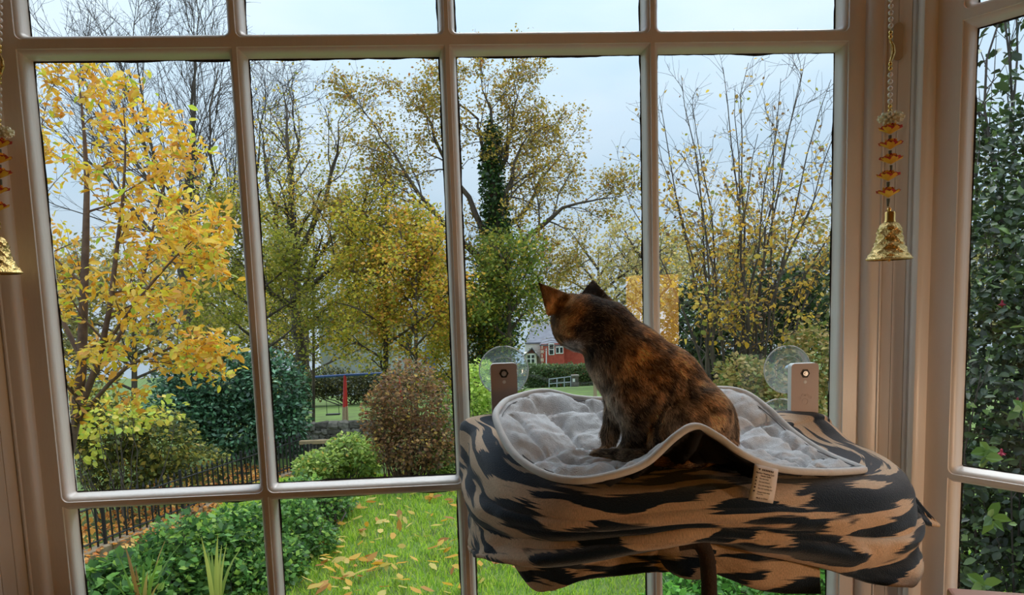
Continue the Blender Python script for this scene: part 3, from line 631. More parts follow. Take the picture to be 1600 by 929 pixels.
def cat_color(p, fine=True):
    u, v, b = uvb(p); q = p*1.0
    n1 = fbm(q*np.array([26,26,20])+3, 21); n2 = fbm(q*np.array([60,60,46])+9, 33); n3 = vn(q*140, 44)
    dark = np.array([.060,.042,.031]); mid = np.array([.33,.205,.115]); ging = np.array([.62,.305,.11]); cream = np.array([.46,.385,.29]); white = np.array([.62,.57,.52])
    mix = lambda A, B, t: A*(1-t[:, None])+B*t[:, None]
    c = mix(np.broadcast_to(dark, p.shape), np.broadcast_to(mid, p.shape), sst(.38, .58, n1*.6+n2*.4))
    c = mix(c, ging, sst(.46, .58, n1*.5+fbm(q*22+40, 55)*.5)*.9)
    c = mix(c, dark, sst(.56, .66, n2)*.55)
    # named markings: dark nape, warm cheek patch behind the ear, paler haunch with dark bands, cream chest and shin, white chin
    c = mix(c, dark, .8*sst(70, 20, np.hypot((u-950)*.8, v-480)))
    c = mix(c, dark, .75*sst(45, 12, np.hypot(u-938, (v-560)*.75)))
    c = mix(c, ging*.85, .8*sst(26, 8, np.hypot(u-888, (v-482)*.9)))
    c = mix(c, ging, .55*sst(75, 20, np.hypot((u-1010)*.8, (v-580)*1.1)))
    hau = sst(78, 45, np.hypot(u-1090, (v-645)*.95))*(b < 5)
    c = mix(c, mid*1.25, .6*hau)
    st = np.sin((v-600)*.17 + (u-1000)*.05 + 3*n1); c = mix(c, dark, .5*sst(.55, .95, st)*sst(560, 640, v))
    crease_shade = .9*sst(7, 2.5, np.abs((u-1047)+(v-590)*.20+4*np.sin(v*.05)))*sst(575, 600, v)*sst(705, 690, v)*(b < -5); c = mix(c, dark*.5, crease_shade)  # shade of the haunch crease painted dark into the coat
    c = mix(c, cream*.95, .85*sst(34, 8, np.abs((u-935)-(v-590)*.38))*sst(545, 600, v)*sst(720, 640, v))
    c = mix(c, cream*.7, .55*sst(680, 700, v)*sst(1010, 985, u))
    c = mix(c, white, sst(13, 6, np.hypot((u-892)*.6, v-541)))
    c = mix(c, mid*1.3, .5*sst(30, 10, np.hypot(u-868, v-518)))
    c = mix(c, np.array([.16,.15,.15]), .7*sst(18, 8, np.hypot(u-921, v-449))*(b > 40))
    mot = fbm(q*np.array([85,85,60])+70, 66); c = c*(.45+1.25*sst(.34, .66, mot))[:, None]
    bnd = np.sin((u-1000)*.085-(v-600)*.055+5*n1); c = mix(c, dark*.8, .45*sst(.35, .9, bnd)*sst(930, 990, u)*sst(520, 560, v))
    if fine: c = c*(.7+.6*n3)[:, None]
    return np.clip(c, 0, 1)
M['catbody'] = attrmat('tortoiseshell_coat', .9, spec=.1, bump=.5, bscale=400)
M['fur'] = attrmat('tortoiseshell_fur', .75, trans=.25, spec=.25)
cb = PC(1040, 715, 0)
cat = thing('cat', (cb[0],cb[1],cb[2]), 'tortoiseshell tabby cat sitting on the grey mat, gazing out of the window', 'cat')
body = mk('body', CV, CF, M['catbody'], cat, col=cat_color(CV)*.8, smooth=True)
# coat: short strands rooted on the body
tri = np.concatenate([CF[:, [0,1,2]], CF[:, [0,2,3]]]); A_, B_, C_ = CV[tri[:, 0]], CV[tri[:, 1]], CV[tri[:, 2]]
ar = np.linalg.norm(np.cross(B_-A_, C_-A_), axis=1); NF = 110000
ti = rng.choice(len(tri), NF, p=ar/ar.sum()); r1, r2_ = np.sqrt(rng.random(NF)), rng.random(NF)
root = A_[ti]*(1-r1)[:, None]+B_[ti]*(r1*(1-r2_))[:, None]+C_[ti]*(r1*r2_)[:, None]; nr = unit(CN[tri[ti, 0]]*(1-r1)[:, None]+CN[tri[ti, 1]]*(r1*(1-r2_))[:, None]+CN[tri[ti, 2]]*(r1*r2_)[:, None])
u_, v_, b_ = uvb(root)
flow = np.broadcast_to(CR[:, 0]*.55+np.array([0,0,-.85]), root.shape).copy()
nose = PC(874, 530, 62); hd = sst(960, 915, u_)*sst(560, 530, v_); flow = flow*(1-hd)[:, None]+unit(root-nose)*hd[:, None]
chst = sst(985, 940, u_)*sst(540, 580, v_); flow = flow*(1-chst)[:, None]+np.array([0,0,-1.])*chst[:, None]
dt = np.min(np.stack([np.linalg.norm(root-PC(*TAILP[k]), axis=1)/PXM-TAILR[k] for k in range(14)]), 0); tlm = (dt < 5).astype(float)*(v_ > 690)
flow = flow*(1-tlm)[:, None]-CR[:, 0]*tlm[:, None]
flow = unit(flow+rng.normal(0, .22, root.shape)); tang = unit(flow-nr*np.sum(flow*nr, 1, keepdims=True))
earm = np.min(np.stack([sd_tri(root, *[PC(*q) for q in e]) for e in EARS]), 0) < .006
ln = rng.uniform(.006, .0125, NF)*np.where(hd > .5, .62, 1)*np.where(earm, .45, 1)*np.where(v_ > 690, .6, 1); ln *= 1+.5*chst
lift = rng.uniform(.16, .42, NF)
d0 = unit(tang+nr*lift[:, None]*1.3); d1 = unit(tang+nr*lift[:, None]*.3)
sd_ = unit(np.cross(d0, nr)); wd = (rng.uniform(.00035, .0007, NF)*np.where(earm | (hd > .5), .8, 1))[:, None]
p0 = root-nr*.0008; p1 = p0+d0*(ln*.5)[:, None]; p2 = p1+d1*(ln*.5)[:, None]
FV = np.stack([p0-sd_*wd, p0+sd_*wd, p1+sd_*wd*.8, p1-sd_*wd*.8, p2+sd_*wd*.12, p2-sd_*wd*.12], 1).reshape(-1, 3)
k6 = np.arange(NF)[:, None]*6; FF = np.concatenate([k6+np.array([[0,1,2,3]]), k6+np.array([[3,2,4,5]])])
fc = cat_color(root)*rng.uniform(.7, 1.9, (NF,1)); tk = rng.random((NF,1)); fc = np.where(tk < .24, fc*.30, np.where(tk > .86, fc*.6+np.array([.26,.19,.12]), fc)); fc = np.clip(fc, 0, .9); fcol = np.repeat(fc, 6, 0); fcol.reshape(NF, 6, 3)[:, 4:] *= 1.25
fn = np.repeat(unit(nr+.5*tang*0+rng.normal(0, .12, nr.shape)), 6, 0)
stuff(mk('fur', FV, FF, M['fur'], body, col=fcol, smooth=True, nrm=fn))
M['eye'] = simple('cat_eye', (.35,.42,.08), .05); M['nose'] = simple('cat_nose', (.10,.05,.05), .5); M['whisk'] = simple('whisker_white', (.75,.73,.7), .4)
def ball(name, c, r, m, par):
    shade_auto(MB().lathe([(max(1e-5, r*math.sin(a)), -r*math.cos(a)) for a in np.linspace(0, math.pi, 9)], c, 12).build(name, m, par))
ball('eye', PC(869,503,50), 5.5*PXM, M['eye'], cat); ball('eye', PC(893,500,78), 5.5*PXM, M['eye'], cat); ball('nose', PC(879,523,75), 4.5*PXM, M['nose'], cat)
for k_ in range(6):
    a = PC(880-k_, 532+k_*2, 46+k_*2); e_ = PC(846-3*k_, 530+k_*6, 30+4*k_); MB().tube([a, (a+e_)/2+np.array([0,0,.004]), e_], [.0005,.0004,.0002], 4).build('whisker', M['whisk'], cat)

# ================================================================== hanging bell garlands
M['gold'] = simple('gold_plate', (.85,.60,.22), .22, (.75,.50,.16), 40, metal=1)
M['goldbump'] = simple('embossed_gold', (.90,.66,.28), .20, (.62,.42,.14), 160, .35, 420, metal=1)
M['pearl'] = simple('pearl', (.80,.74,.68), .22, coat=.6); M['cream'] = simple('cream_thread', (.86,.82,.62), .7)
M['redpetal'] = simple('red_felt', (.46,.025,.02), .8, (.56,.04,.03), 80); M['yelpetal'] = simple('yellow_felt', (.86,.46,.035), .8, (.92,.54,.05), 80)
M['stemgreen'] = simple('grey_green_cord', (.12,.13,.10), .8)
GD = 1.34; gp = GD/FPX
def garland():
    def G(u, v, b=0): return P(u, v, GD + b*gp)
    base = G(1389, 400); g = thing('bell_garland', base, 'gold bell under red and yellow felt flowers on a pearl string, beside the fuchsia-filled window', 'ornament', None)
    col = lambda v: 1392 + (1389-1392)*v/400
    top_ = G(1393, -330); 
    MB().tube([top_, G(col(0),0), G(col(170),170), G(col(330),330)], .0007, 5).build('string', M['cream'], g)
    def bead(v, r, m, nm): c = G(col(v), v); shade_auto(MB().lathe([(max(1e-5, r*gp*math.sin(a)), -r*gp*math.cos(a)) for a in np.linspace(0, math.pi, 9)], c, 12).build(nm, m, g))
    for v in list(np.arange(-320, 48, 10.3))+[117,127.5,138,148,158]: bead(v, 3.9, M['pearl'], 'pearl_bead')
    for v in (51,58,100,107,166,173,327,334): bead(v, 3.3, M['gold'], 'gold_bead')
    MB().tube([G(1391,63), G(1395,72), G(1396,82), G(1393,92), G(1391,97)], [.0022,.0034,.0038,.0034,.0022], 8).build('gold_link', M['goldbump'], g)
    for k in range(46):                       # cream blossom of short threads
        a = k*2.399; t = (k+.5)/46; el = (t-.5)*2.2; c = G(1392, 184); d = np.array([math.cos(a)*math.cos(el), math.sin(a)*math.cos(el), math.sin(el)*.55])
        q = c + d*np.array([20,20,17])*gp; MB().tube([c+d*.004, c+(q-c)*.75, q], [.0016,.0030,.0022], 6).build('thread', M['cream'], g)
    for fi, (u, v, tl) in enumerate(((1391,207,.1),(1391,231,.25),(1392,254,0),(1388,280,-.15),(1388,306,-.1))):
        c = G(u, v); fl = None
        for ring, (m, r0, lift, z0) in enumerate(((M['yelpetal'],18,.45,5),(M['redpetal'],19.5,.52,3),(M['redpetal'],12,1.0,1),(M['yelpetal'],13,.95,2))):
            for k in range(5):
                a = 2*math.pi*k/5+(0,.63,.2,.75)[ring]+fi*1.7; e1_ = np.array([math.cos(a), math.sin(a), 0]); e2_ = np.array([-math.sin(a), math.cos(a), 0]); zz = np.array([tl*.3,0,1.])
                V = []; nn = 5
                for i in range(nn):
                    s = i/(nn-1); w = (.18+.9*math.sin(math.pi*min(1, s*.62+.12)))*.5*r0*(1 if s < .95 else .75)
                    for j in (-1, 0, 1): V.append(c + gp*(e1_*(s*r0*math.cos(lift))+e2_*w*j+zz*(z0*-.5+s*r0*math.sin(lift)*1.05+abs(j)*3.2-3.0*s*s*(ring == 1))))
                Fp = [(i*3+j, i*3+j+1, (i+1)*3+j+1, (i+1)*3+j) for i in range(nn-1) for j in range(2)]
                o = mk('petal', V, Fp, m, fl or g, smooth=True)
                if fl is None: o.name = 'flower'; fl = o
        MB().tube([c-np.array([0,0,4*gp]), c-np.array([0,0,16*gp])], [.0030,.0022], 8).build('stem', M['stemgreen'], g)
    # bell
    c = G(1389, 405); prof = [(7.0,70),(7.0,58),(7.5,57),(12,55),(15.5,51),(16.8,46),(17.6,38),(19,30),(21.5,21),(25.5,12),(30.5,5),(33,2),(33.5,0),(31,-1)]
    pr = np.array(prof); rs = spline(np.c_[pr, pr[:, :1]*0], 60)[:, :2]; n = 72; V = []
    for r, z in rs:
        for k in range(n):
            a = 2*math.pi*k/n; band = 1 if 4 < z < 48 else 0
            dd = band*(1.7*max(0, math.sin(7*a+z*.38))**2+1.7*max(0, math.sin(7*a-z*.38))**2-.8+.5*math.sin(z*1.1))
            V.append(c+gp*np.array([(r+dd)*math.cos(a), (r+dd)*math.sin(a), z]))
    Fb = [(i*n+j, i*n+(j+1) % n, (i+1)*n+(j+1) % n, (i+1)*n+j) for i in range(len(rs)-1) for j in range(n)]
    bl = mk('bell', V, Fb, M['goldbump'], g, smooth=True)
    shade_auto(MB().lathe([(0,73*gp),(6.8*gp,73*gp),(7.6*gp,71*gp),(7.6*gp,60*gp),(9*gp,57*gp)], c, 24).build('bell_cap', M['gold'], bl))
    shade_auto(MB().lathe([(1e-5,-4*gp),(3.5*gp,-2*gp),(3.5*gp,2*gp),(1e-5,5*gp)], c, 12).build('clapper', M['gold'], bl))
    return g, base
g1, gbase = garland()
def copy_tree(o, parent=None):
    c = o.copy(); COL.objects.link(c); c.parent = parent
    if parent is not None: c.matrix_parent_inverse = o.matrix_parent_inverse.copy()
    for ch in o.children: copy_tree(ch, c)
    return c
g2 = copy_tree(g1); g2.location = Vector([float(x) for x in P(-3, 422, GD)])
g2['label'] = 'gold bell on a flower garland hanging before the post beside the yellow tree'
M['tape'] = simple('old_adhesive', (.42,.32,.22), .5, (.46,.36,.26), 20)
pa, pb_ = P(1411, 26, 1.36), P(1410, 84, 1.36)
# ================================================================== outdoors: ground
DR = np.array([[0,2.74],[5,2.74],[11.5,2.80],[13,3.0],[16,3.9],[20,4.1],[28,4.35],[40,4.9],[50,5.9],[80,9.6],[150,15],[260,22]])
def ground_z(x, y):
    D = (np.asarray(y)+1.478); z = CAM[2]-np.interp(D, DR[:, 0], DR[:, 1])
    low = sst(-3.5, -4.4, np.asarray(x))*np.clip(4.0-(CAM[2]-z), 0, 9); return z-low
xs = np.concatenate([np.linspace(-120,-14,12), np.linspace(-13,13,105), np.linspace(14,140,13)]); ys = np.concatenate([np.linspace(.25,16,64), np.linspace(16.5,60,40), np.linspace(64,260,22)])
GX, GY = np.meshgrid(xs, ys); GZ = ground_z(GX, GY) + .035*(fbm(np.stack([GX*1.2, GY*1.2, GX*0], -1), 61)-.5)
nx_ = len(xs); i = np.arange(len(ys)-1)[:, None]*nx_; j = np.arange(nx_-1)[None]
M['turf'] = simple('turf', S(94,118,46), .95, S(78,92,42), 1.4, .4, 40, thr=(.4,.7))
struct(mk('ground', np.stack([GX,GY,GZ], -1).reshape(-1, 3), np.stack([i+j, i+j+1, i+nx_+j+1, i+nx_+j], -1).reshape(-1, 4), M['turf'], smooth=True))
M['leaf'] = attrmat('leaf', .5, trans=.45, spec=.35); M['gloss_leaf'] = attrmat('glossy_leaf', .32, trans=.2, spec=.5)
M['bark'] = simple('dark_bark', S(66,56,48), .95, S(96,84,70), 9, .6, 60, stretch=(1,1,.3)); M['barkred'] = simple('reddish_bark', S(84,62,50), .9, S(110,84,66), 14, .4, 60)
M['twig'] = simple('twig', S(70,62,58), .95, S(92,82,76), 8)
def pal(n, colors, weights, var=.18):
    c = np.array([S(*q) for q in colors]); w = np.array(weights, float); k = rng.choice(len(c), n, p=w/w.sum())
    r = 1.5*c[k]*(1+rng.uniform(-var, var, (n,1)))*(1+rng.uniform(-.06, .06, (n,3))); return r*np.minimum(1, .86/r.max(1, keepdims=True))
def leaf_arrays(pos, size, up=.6, droop=.2, two=False, asp=.34, out=None):
    n = len(pos); a = rng.normal(0, 1, (n,3)); a[:, 2] = a[:, 2]*.6-droop
    if out is not None: a = a + out*.8
    a = unit(a); nn = rng.normal(0, 1, (n,3)); nn[:, 2] += up*2
    if out is not None: nn = nn + out*1.2
    nn = unit(nn-a*np.sum(nn*a, 1, keepdims=True)); s = np.cross(a, nn); L = size[:, None]
    if two:
        f = .10
        V = np.stack([pos, pos+L*(.32*a-asp*s+f*nn), pos+L*(.68*a-asp*.85*s+f*.7*nn), pos+L*(a-.06*nn), pos+L*(.68*a+asp*.85*s+f*.7*nn), pos+L*(.32*a+asp*s+f*nn)], 1)
        k = np.arange(n)[:, None]*6; F = np.concatenate([k+np.array([[0,3,2,1]]), k+np.array([[0,5,4,3]])]); return V.reshape(-1,3), F, 6
    V = np.stack([pos, pos+L*(.48*a-asp*s+.06*nn), pos+L*a, pos+L*(.48*a+asp*s+.06*nn)], 1)
    return V.reshape(-1,3), np.arange(n*4).reshape(-1,4), 4
def foliage(name, parent, pos, size, colors, weights, m='leaf', **kw):
    if np.isscalar(size): size = size*rng.uniform(.6, 1.35, len(pos))
    V, F, k = leaf_arrays(pos, size, **kw); return stuff(mk(name, V, F, M[m], parent, col=np.repeat(pal(len(pos), colors, weights), k, 0)))
def limb_arrays(limbs, K):
    P_, R_ = [], []
    for l in limbs:
        q = spline([np.concatenate([P(a, b, c), [r]]) for a, b, c, r in l], K); P_.append(q[:, :3]); R_.append(np.maximum(q[:, 3], .002))
    return np.array(P_), np.array(R_)
def sprout(Pp, Rp, n, L, t=(.25,1.), ang=45, asd=12, Lsd=.3, rr=.55, K=5, wob=.18, up=.08, tl=.5, rmin=.003, side=None):
    B, Kp, _ = Pp.shape; pi = np.repeat(np.arange(B), n); tt = t[0]+(t[1]-t[0])*((np.tile(np.arange(n), B)+rng.random(B*n))/n)
    x = tt*(Kp-1); i = np.minimum(x.astype(int), Kp-2); f = (x-i)[:, None]
    st = Pp[pi, i]*(1-f)+Pp[pi, i+1]*f; tg = unit(Pp[pi, i+1]-Pp[pi, i]); r0 = (Rp[pi, i]*(1-f[:, 0])+Rp[pi, i+1]*f[:, 0])*rr
    r0 = np.maximum(r0, rmin); rv = rng.normal(0, 1, (len(pi),3))
    if side is not None: rv = rv*np.array([1,side,1])
    pe = unit(rv-tg*np.sum(rv*tg, 1, keepdims=True)); a = np.radians(rng.normal(ang, asd, len(pi)))[:, None]
    d = unit(tg*np.cos(a)+pe*np.sin(a)); ln = L*(1-tl*(tt-t[0])/(t[1]-t[0]))*rng.uniform(1-Lsd, 1+Lsd, len(pi))
    pts = [st]
    for k in range(K-1):
        d = unit(d+rng.normal(0, wob, d.shape)+np.array([0,0,up])); pts.append(pts[-1]+d*(ln/(K-1))[:, None])
    R = r0[:, None]*np.linspace(1, .35, K)[None]; return np.stack(pts, 1), np.maximum(R, rmin*.6)
def along(Pp, n, t0=.2, spread=.0):
    B, K, _ = Pp.shape; pi = np.repeat(np.arange(B), n); x = (t0+(1-t0)*rng.random(B*n))*(K-1); i = np.minimum(x.astype(int), K-2); f = (x-i)[:, None]
    return Pp[pi, i]*(1-f)+Pp[pi, i+1]*f+rng.normal(0, 1, (B*n,3))*spread
def tree(name, label, cat, limbs, levels, leaves=None, group=None, bark='bark', K=12, sides=(7,5,4,3), foot=None, wob=0.):
    """limbs: measured boughs; levels: sprouting rules; leaves: list of (level, count per branch, size, colours, weights, spread, keyword dict)"""
    LP, LR = limb_arrays(limbs, K)
    if wob: nz = np.cumsum(rng.normal(0, wob, LP.shape), 1)*.55; nz -= nz[:, :1]; LP = LP + nz*np.array([1,1,.3])
    b = foot if foot is not None else LP[0, 0]
    e = thing(name, b, label, cat, group); A = [(LP, LR)]
    V, F = tubes(LP, LR, sides[0]); mk('trunk', V, F, M[bark], e, smooth=True)
    for q in levels: A.append(sprout(*A[-1], **q))
    vs, fs, o = [], [], 0
    for k, (p, r) in enumerate(A[1:]):
        V, F = tubes(p, r, sides[min(k+1, 3)]); vs.append(V); fs.append(F+o); o += len(V)
    if vs: stuff(mk('branches', np.concatenate(vs), np.concatenate(fs), M[bark if bark == 'barkred' else 'twig'], e, smooth=True))
    for lv, n, sz, cols, w, spread, kw in (leaves or []):
        kw = dict(kw); keep = kw.pop('keep', None); t0 = kw.pop('t0', .15); pos = along(A[lv][0], n, t0, spread)
        if keep is not None: pos = pos[keep(pos)]
        foliage('foliage', e, pos, sz, cols, w, **kw)
    return e, A
def blob_pts(blobs, n, shell=.55):
    w = np.array([b[3]*b[4]*b[5] for b in blobs])**.75; k = rng.choice(len(blobs), n, p=w/w.sum()); out, dr = [], []
    B = np.array([list(P(b[0], b[1], b[2])) for b in blobs]); Rr = np.array([b[3:6] for b in blobs])
    d = unit(rng.normal(0, 1, (n,3))); r = shell+(1-shell)*rng.random(n)**.7; lump = .78+.5*fbm(B[k]*3+d*2.1, 77)
    return B[k]+d*Rr[k]*(r*lump)[:, None], d
def bush(name, label, blobs, n, size, cols, w, group=None, stems=14, stemr=.008, m='leaf', twig='twig', shell=.45, cat='bush', two=False, keepz=True, stemup=.25, **kw):
    c0 = np.mean([P(b[0], b[1], b[2]) for b in blobs], 0); gz = float(ground_z(c0[0], c0[1])); e = thing(name, (c0[0],c0[1],gz), label, cat, group)
    pos, d = blob_pts(blobs, n, shell)
    if keepz: pos[:, 2] = np.maximum(pos[:, 2], ground_z(pos[:, 0], pos[:, 1])+.02)
    foliage('foliage', e, pos, size, cols, w, m=m, out=d, two=two, **kw)
    if stems:
        tp, _ = blob_pts(blobs, stems, .5); base = np.array([c0[0],c0[1],gz])+rng.normal(0, .12, (stems,3))*np.array([1,1,0]); base[:, :2] += (tp[:, :2]-base[:, :2])*.35
        base[:, 2] = ground_z(base[:, 0], base[:, 1])-.02
        t = np.linspace(0, 1, 7)[None, :, None]; pp = base[:, None]*(1-t)+tp[:, None]*t; pp[:, :, 2] += np.sin(t[..., 0]*math.pi)*.12; pp[:, 1:-1] += rng.normal(0, .03, pp[:, 1:-1].shape)
        rr_ = np.broadcast_to(stemr*np.linspace(1.4, .4, 7), (stems,7)).copy(); p2, r2 = sprout(pp, rr_, 5, .35, up=stemup, rmin=stemr*.3)
        V1, F1 = tubes(pp, rr_, 4); V2, F2 = tubes(p2, r2, 3); stuff(mk('stems', np.concatenate([V1, V2]), np.concatenate([F1, F2+len(V1)]), M[twig], e, smooth=True))
    return e
# ---- lawn blades and fallen leaves
def lawn():
    n = 95000; D = 5.6+ (14.5-5.6)*rng.random(n)**1.25; x = rng.uniform(-3.7, 5.2, n); y = D-1.478; z = ground_z(x, y)
    cl = fbm(np.stack([x*1.3, y*1.3, x*0], 1), 71); h = rng.uniform(.035, .085, n)*(.75+.7*cl); a = rng.uniform(0, 2*math.pi, n); w = .0032+.00022*D
    s = np.stack([np.cos(a), np.sin(a), a*0], 1)*w[:, None]; ln = rng.normal(0, .4, (n,2))*h[:, None]; p = np.stack([x, y, z-.005], 1)
    m_ = p+np.concatenate([ln*.35, (h*.6)[:, None]], 1); t = p+np.concatenate([ln, h[:, None]], 1)
    V = np.stack([p-s, p+s, m_+s*.8, m_-s*.8, t+s*.12, t-s*.12], 1).reshape(-1,3); k = np.arange(n)[:, None]*6
    col = pal(n, [(136,164,50),(160,182,66),(108,142,44),(178,182,90),(84,114,42)], [4,3,3,1.2,1.2])
    o = mk('lawn_grass', V, np.concatenate([k+np.array([[0,1,2,3]]), k+np.array([[3,2,4,5]])]), M['leaf'], col=np.repeat(col, 6, 0)); tag(o, 'bright green lawn grass strewn with autumn leaves', 'grass', kind='stuff')
lawn()
LEAFM = []
for q, c in enumerate([(226,176,70),(214,158,52),(232,198,116),(196,138,60),(206,186,96),(170,112,52)]):
    V, F, k = leaf_arrays(np.zeros((1,3)), np.ones(1), two=True, asp=.24)
    V = np.array([(0,0,0),(.3,-.2,.07),(.68,-.17,.05),(1,0,.10),(.68,.17,.05),(.3,.2,.07)])*np.array([1,1,.8]); V[:, 0] -= .5
    me = mk('leaf_proto', V, F, M['leaf'], col=np.broadcast_to(S(*c), (6,3))); LEAFM.append(me.data); bpy.data.objects.remove(me)
for k in range(298):
    D = 6.8+5.2*rng.random()**1.1; uu = rng.uniform(455, 780) if rng.random() < .55 else (rng.normal(520, 50) if rng.random() < .7 else rng.uniform(780, 1050)); qq = P(uu, 800, D); x, y = qq[0], qq[1]
    if x < -3.5: x = -3.3
    li = int(rng.integers(6)); o = bpy.data.objects.new('fallen_leaf', LEAFM[li]); COL.objects.link(o); s = rng.uniform(.11, .20)
    o.location = (x, y, float(ground_z(x, y))+rng.uniform(.055, .085)); o.rotation_euler = (rng.normal(.1,.4), rng.normal(0,.35), rng.uniform(0,6.28)); o.scale = (s,s,s)
    tag(o, ('golden yellow','deep amber','pale straw-yellow','orange-tan','greenish yellow','rusty brown')[li]+' autumn leaf fallen on the green lawn', 'leaf', 'fallen leaves on the lawn')

# ================================================================== trees
YEL = [(240,192,66),(248,212,104),(226,160,52),(214,200,66),(164,178,62),(232,172,88)]; YW = [5,3.5,2,2.2,1,1.3]
yt, A = tree('yellow_tree', 'young tree covered in bright yellow autumn leaves beside the bare tree', 'tree',
    [[(60,1010,8,.07),(88,800,8,.065),(112,680,8,.06),(126,600,8,.055),(131,450,8,.045),(136,300,8,.03),(130,190,8,.016),(122,118,8,.006)],
     [(124,640,8,.04),(148,580,7.9,.036),(168,500,7.8,.030),(181,400,7.8,.024),(193,300,7.7,.017),(196,205,7.7,.008),(190,150,7.7,.004)],
     [(138,600,8,.03),(190,520,8.2,.026),(222,440,8.3,.020),(240,350,8.4,.014),(262,270,8.5,.008),(285,215,8.5,.004)],
     [(120,660,8,.026),(190,580,7.6,.020),(255,548,7.4,.014),(330,520,7.3,.006)],
     [(128,560,8,.03),(85,470,8.1,.022),(60,350,8.2,.014),(62,220,8.3,.008),(78,140,8.3,.004)],
     [(150,560,8,.02),(215,470,7.6,.015),(275,400,7.4,.009),(320,360,7.4,.004)]],
    [dict(n=13, L=.80, t=(.22,1), ang=58, K=6, up=.05, rr=.4, rmin=.0035), dict(n=7, L=.36, t=(.15,1), ang=50, K=4, up=.02, rmin=.002)],
    [(2, 8, .092, YEL, YW, .04, dict(two=True, up=.5, droop=.35, asp=.22)), (1, 5, .095, YEL, YW, .04, dict(two=True, up=.5, droop=.35, asp=.22))], bark='barkred')
lpos = along(A[2][0], 2, .3, .03); dd = (lpos-CAM)@CR[:, 1]; lpos = lpos[np.argsort(dd)][:300]
YM = []
for c in YEL:
    V = np.array([(0,0,0),(.3,-.23,.08),(.68,-.20,.06),(1,0,-.05),(.68,.20,.06),(.3,.23,.08)]); F = np.array([[0,3,2,1],[0,5,4,3]])
    me = mk('leaf_proto', V, F, M['leaf'], col=np.broadcast_to(S(*c), (6,3))); YM.append(me.data); bpy.data.objects.remove(me)
yw = np.array(YW)/sum(YW)
for p in lpos:
    o = link('leaf', YM[rng.choice(6, p=yw)], yt); o.location = p; o.rotation_euler = (rng.normal(0,.7), rng.normal(.5,.5), rng.uniform(0,6.28)); s = rng.uniform(.075,.12); o.scale = (s,s,s)
def ground_under(u, D): q = P(u, 600, D); q[2] = float(ground_z(q[0], q[1])); return q
def vb(u, D): q = ground_under(u, D); return PR(q)[1]     # image height of the ground at that place
# tall bare tree
bt, _ = tree('bare_tree', 'tall leafless grey tree with fine upright twigs behind the yellow tree', 'tree',
    [[(292,vb(292,30),30,.26),(292,470,30,.23),(290,400,30,.20),(288,330,30,.14),(284,220,30,.07),(276,90,30,.03),(268,-20,30,.01)],
     [(290,420,30,.13),(262,340,30.5,.09),(225,240,31,.05),(195,130,31,.03)], [(291,430,30,.12),(322,340,29.5,.08),(345,230,29,.05),(352,110,29,.02)],
     [(289,390,30,.10),(245,300,29,.07),(180,200,29,.05),(120,110,29,.015)], [(290,360,30,.10),(300,250,31,.07),(318,130,31.5,.05),(322,40,31.5,.015)],
     [(290,470,30,.14),(330,380,31,.10),(380,280,31.5,.06),(405,170,31.5,.015)], [(289,400,30,.13),(240,360,31,.09),(160,270,31.5,.05),(80,190,31.5,.015)],
     [(288,350,30,.09),(262,240,29.5,.06),(240,110,29.5,.03),(232,30,29.5,.012)]],
    [dict(n=14, L=4.6, t=(.2,1), ang=30, K=7, up=.09, wob=.10, rr=.36, rmin=.016), dict(n=9, L=1.8, t=(.15,1), ang=32, K=5, up=.05, wob=.12, rmin=.010), dict(n=4, L=.8, t=(.2,1), ang=32, K=3, up=.04, rmin=.007)], None, wob=.22)
OLV = [(166,146,54),(138,132,48),(190,158,62),(112,116,46),(200,168,68),(156,116,52)]; OW = [4,4,2,3,1,1.5]
YG = [(180,164,54),(150,146,48),(204,172,62),(118,124,46),(216,172,72)]; YGW = [4,4,2.5,2.5,1.2]
mt, _ = tree('maple_tree', 'large maple with thinning olive and rust leaves, its crown bare on top', 'tree',
    [[(462,vb(462,24),24,0.216),(460,560,24,0.194),(456,480,24,0.180),(452,400,24,0.158),(446,320,24,0.101),(436,220,24,0.050),(432,140,24,0.011)],
     [(454,430,24,0.115),(480,340,23.5,0.086),(505,250,23.2,0.043),(520,165,23,0.011)], [(455,440,24,0.108),(425,360,24.5,0.079),(402,270,25,0.043),(396,160,25,0.011)],
     [(456,470,24,0.101),(510,420,23,0.072),(560,350,22.5,0.043),(585,290,22.5,0.011)], [(456,480,24,0.094),(410,430,23,0.072),(360,370,22.5,0.036),(330,330,22.5,0.011)],
     [(452,400,24,0.094),(465,300,25,0.065),(470,200,25.5,0.036),(476,130,25.5,0.010)], [(458,520,24,0.072),(520,480,22.6,0.050),(570,450,22,0.022),(600,440,22,0.010)]],
    [dict(n=10, L=2.7, t=(.3,1), ang=42, K=6, up=.06, rr=.45, rmin=.014), dict(n=7, L=1.1, t=(.15,1), ang=42, K=4, up=.04, rmin=.008), dict(n=3, L=.55, t=(.2,1), K=3, rmin=.006)],
    [(2, 26, .10, OLV, OW, .22, dict(keep=lambda p: rng.random(len(p)) < sst(9.4, 4.2, p[:, 2])*.95+.05)), (3, 8, .095, YG, YGW, .10, dict(keep=lambda p: rng.random(len(p)) < sst(8, 2.0, p[:, 2])))], wob=.18)
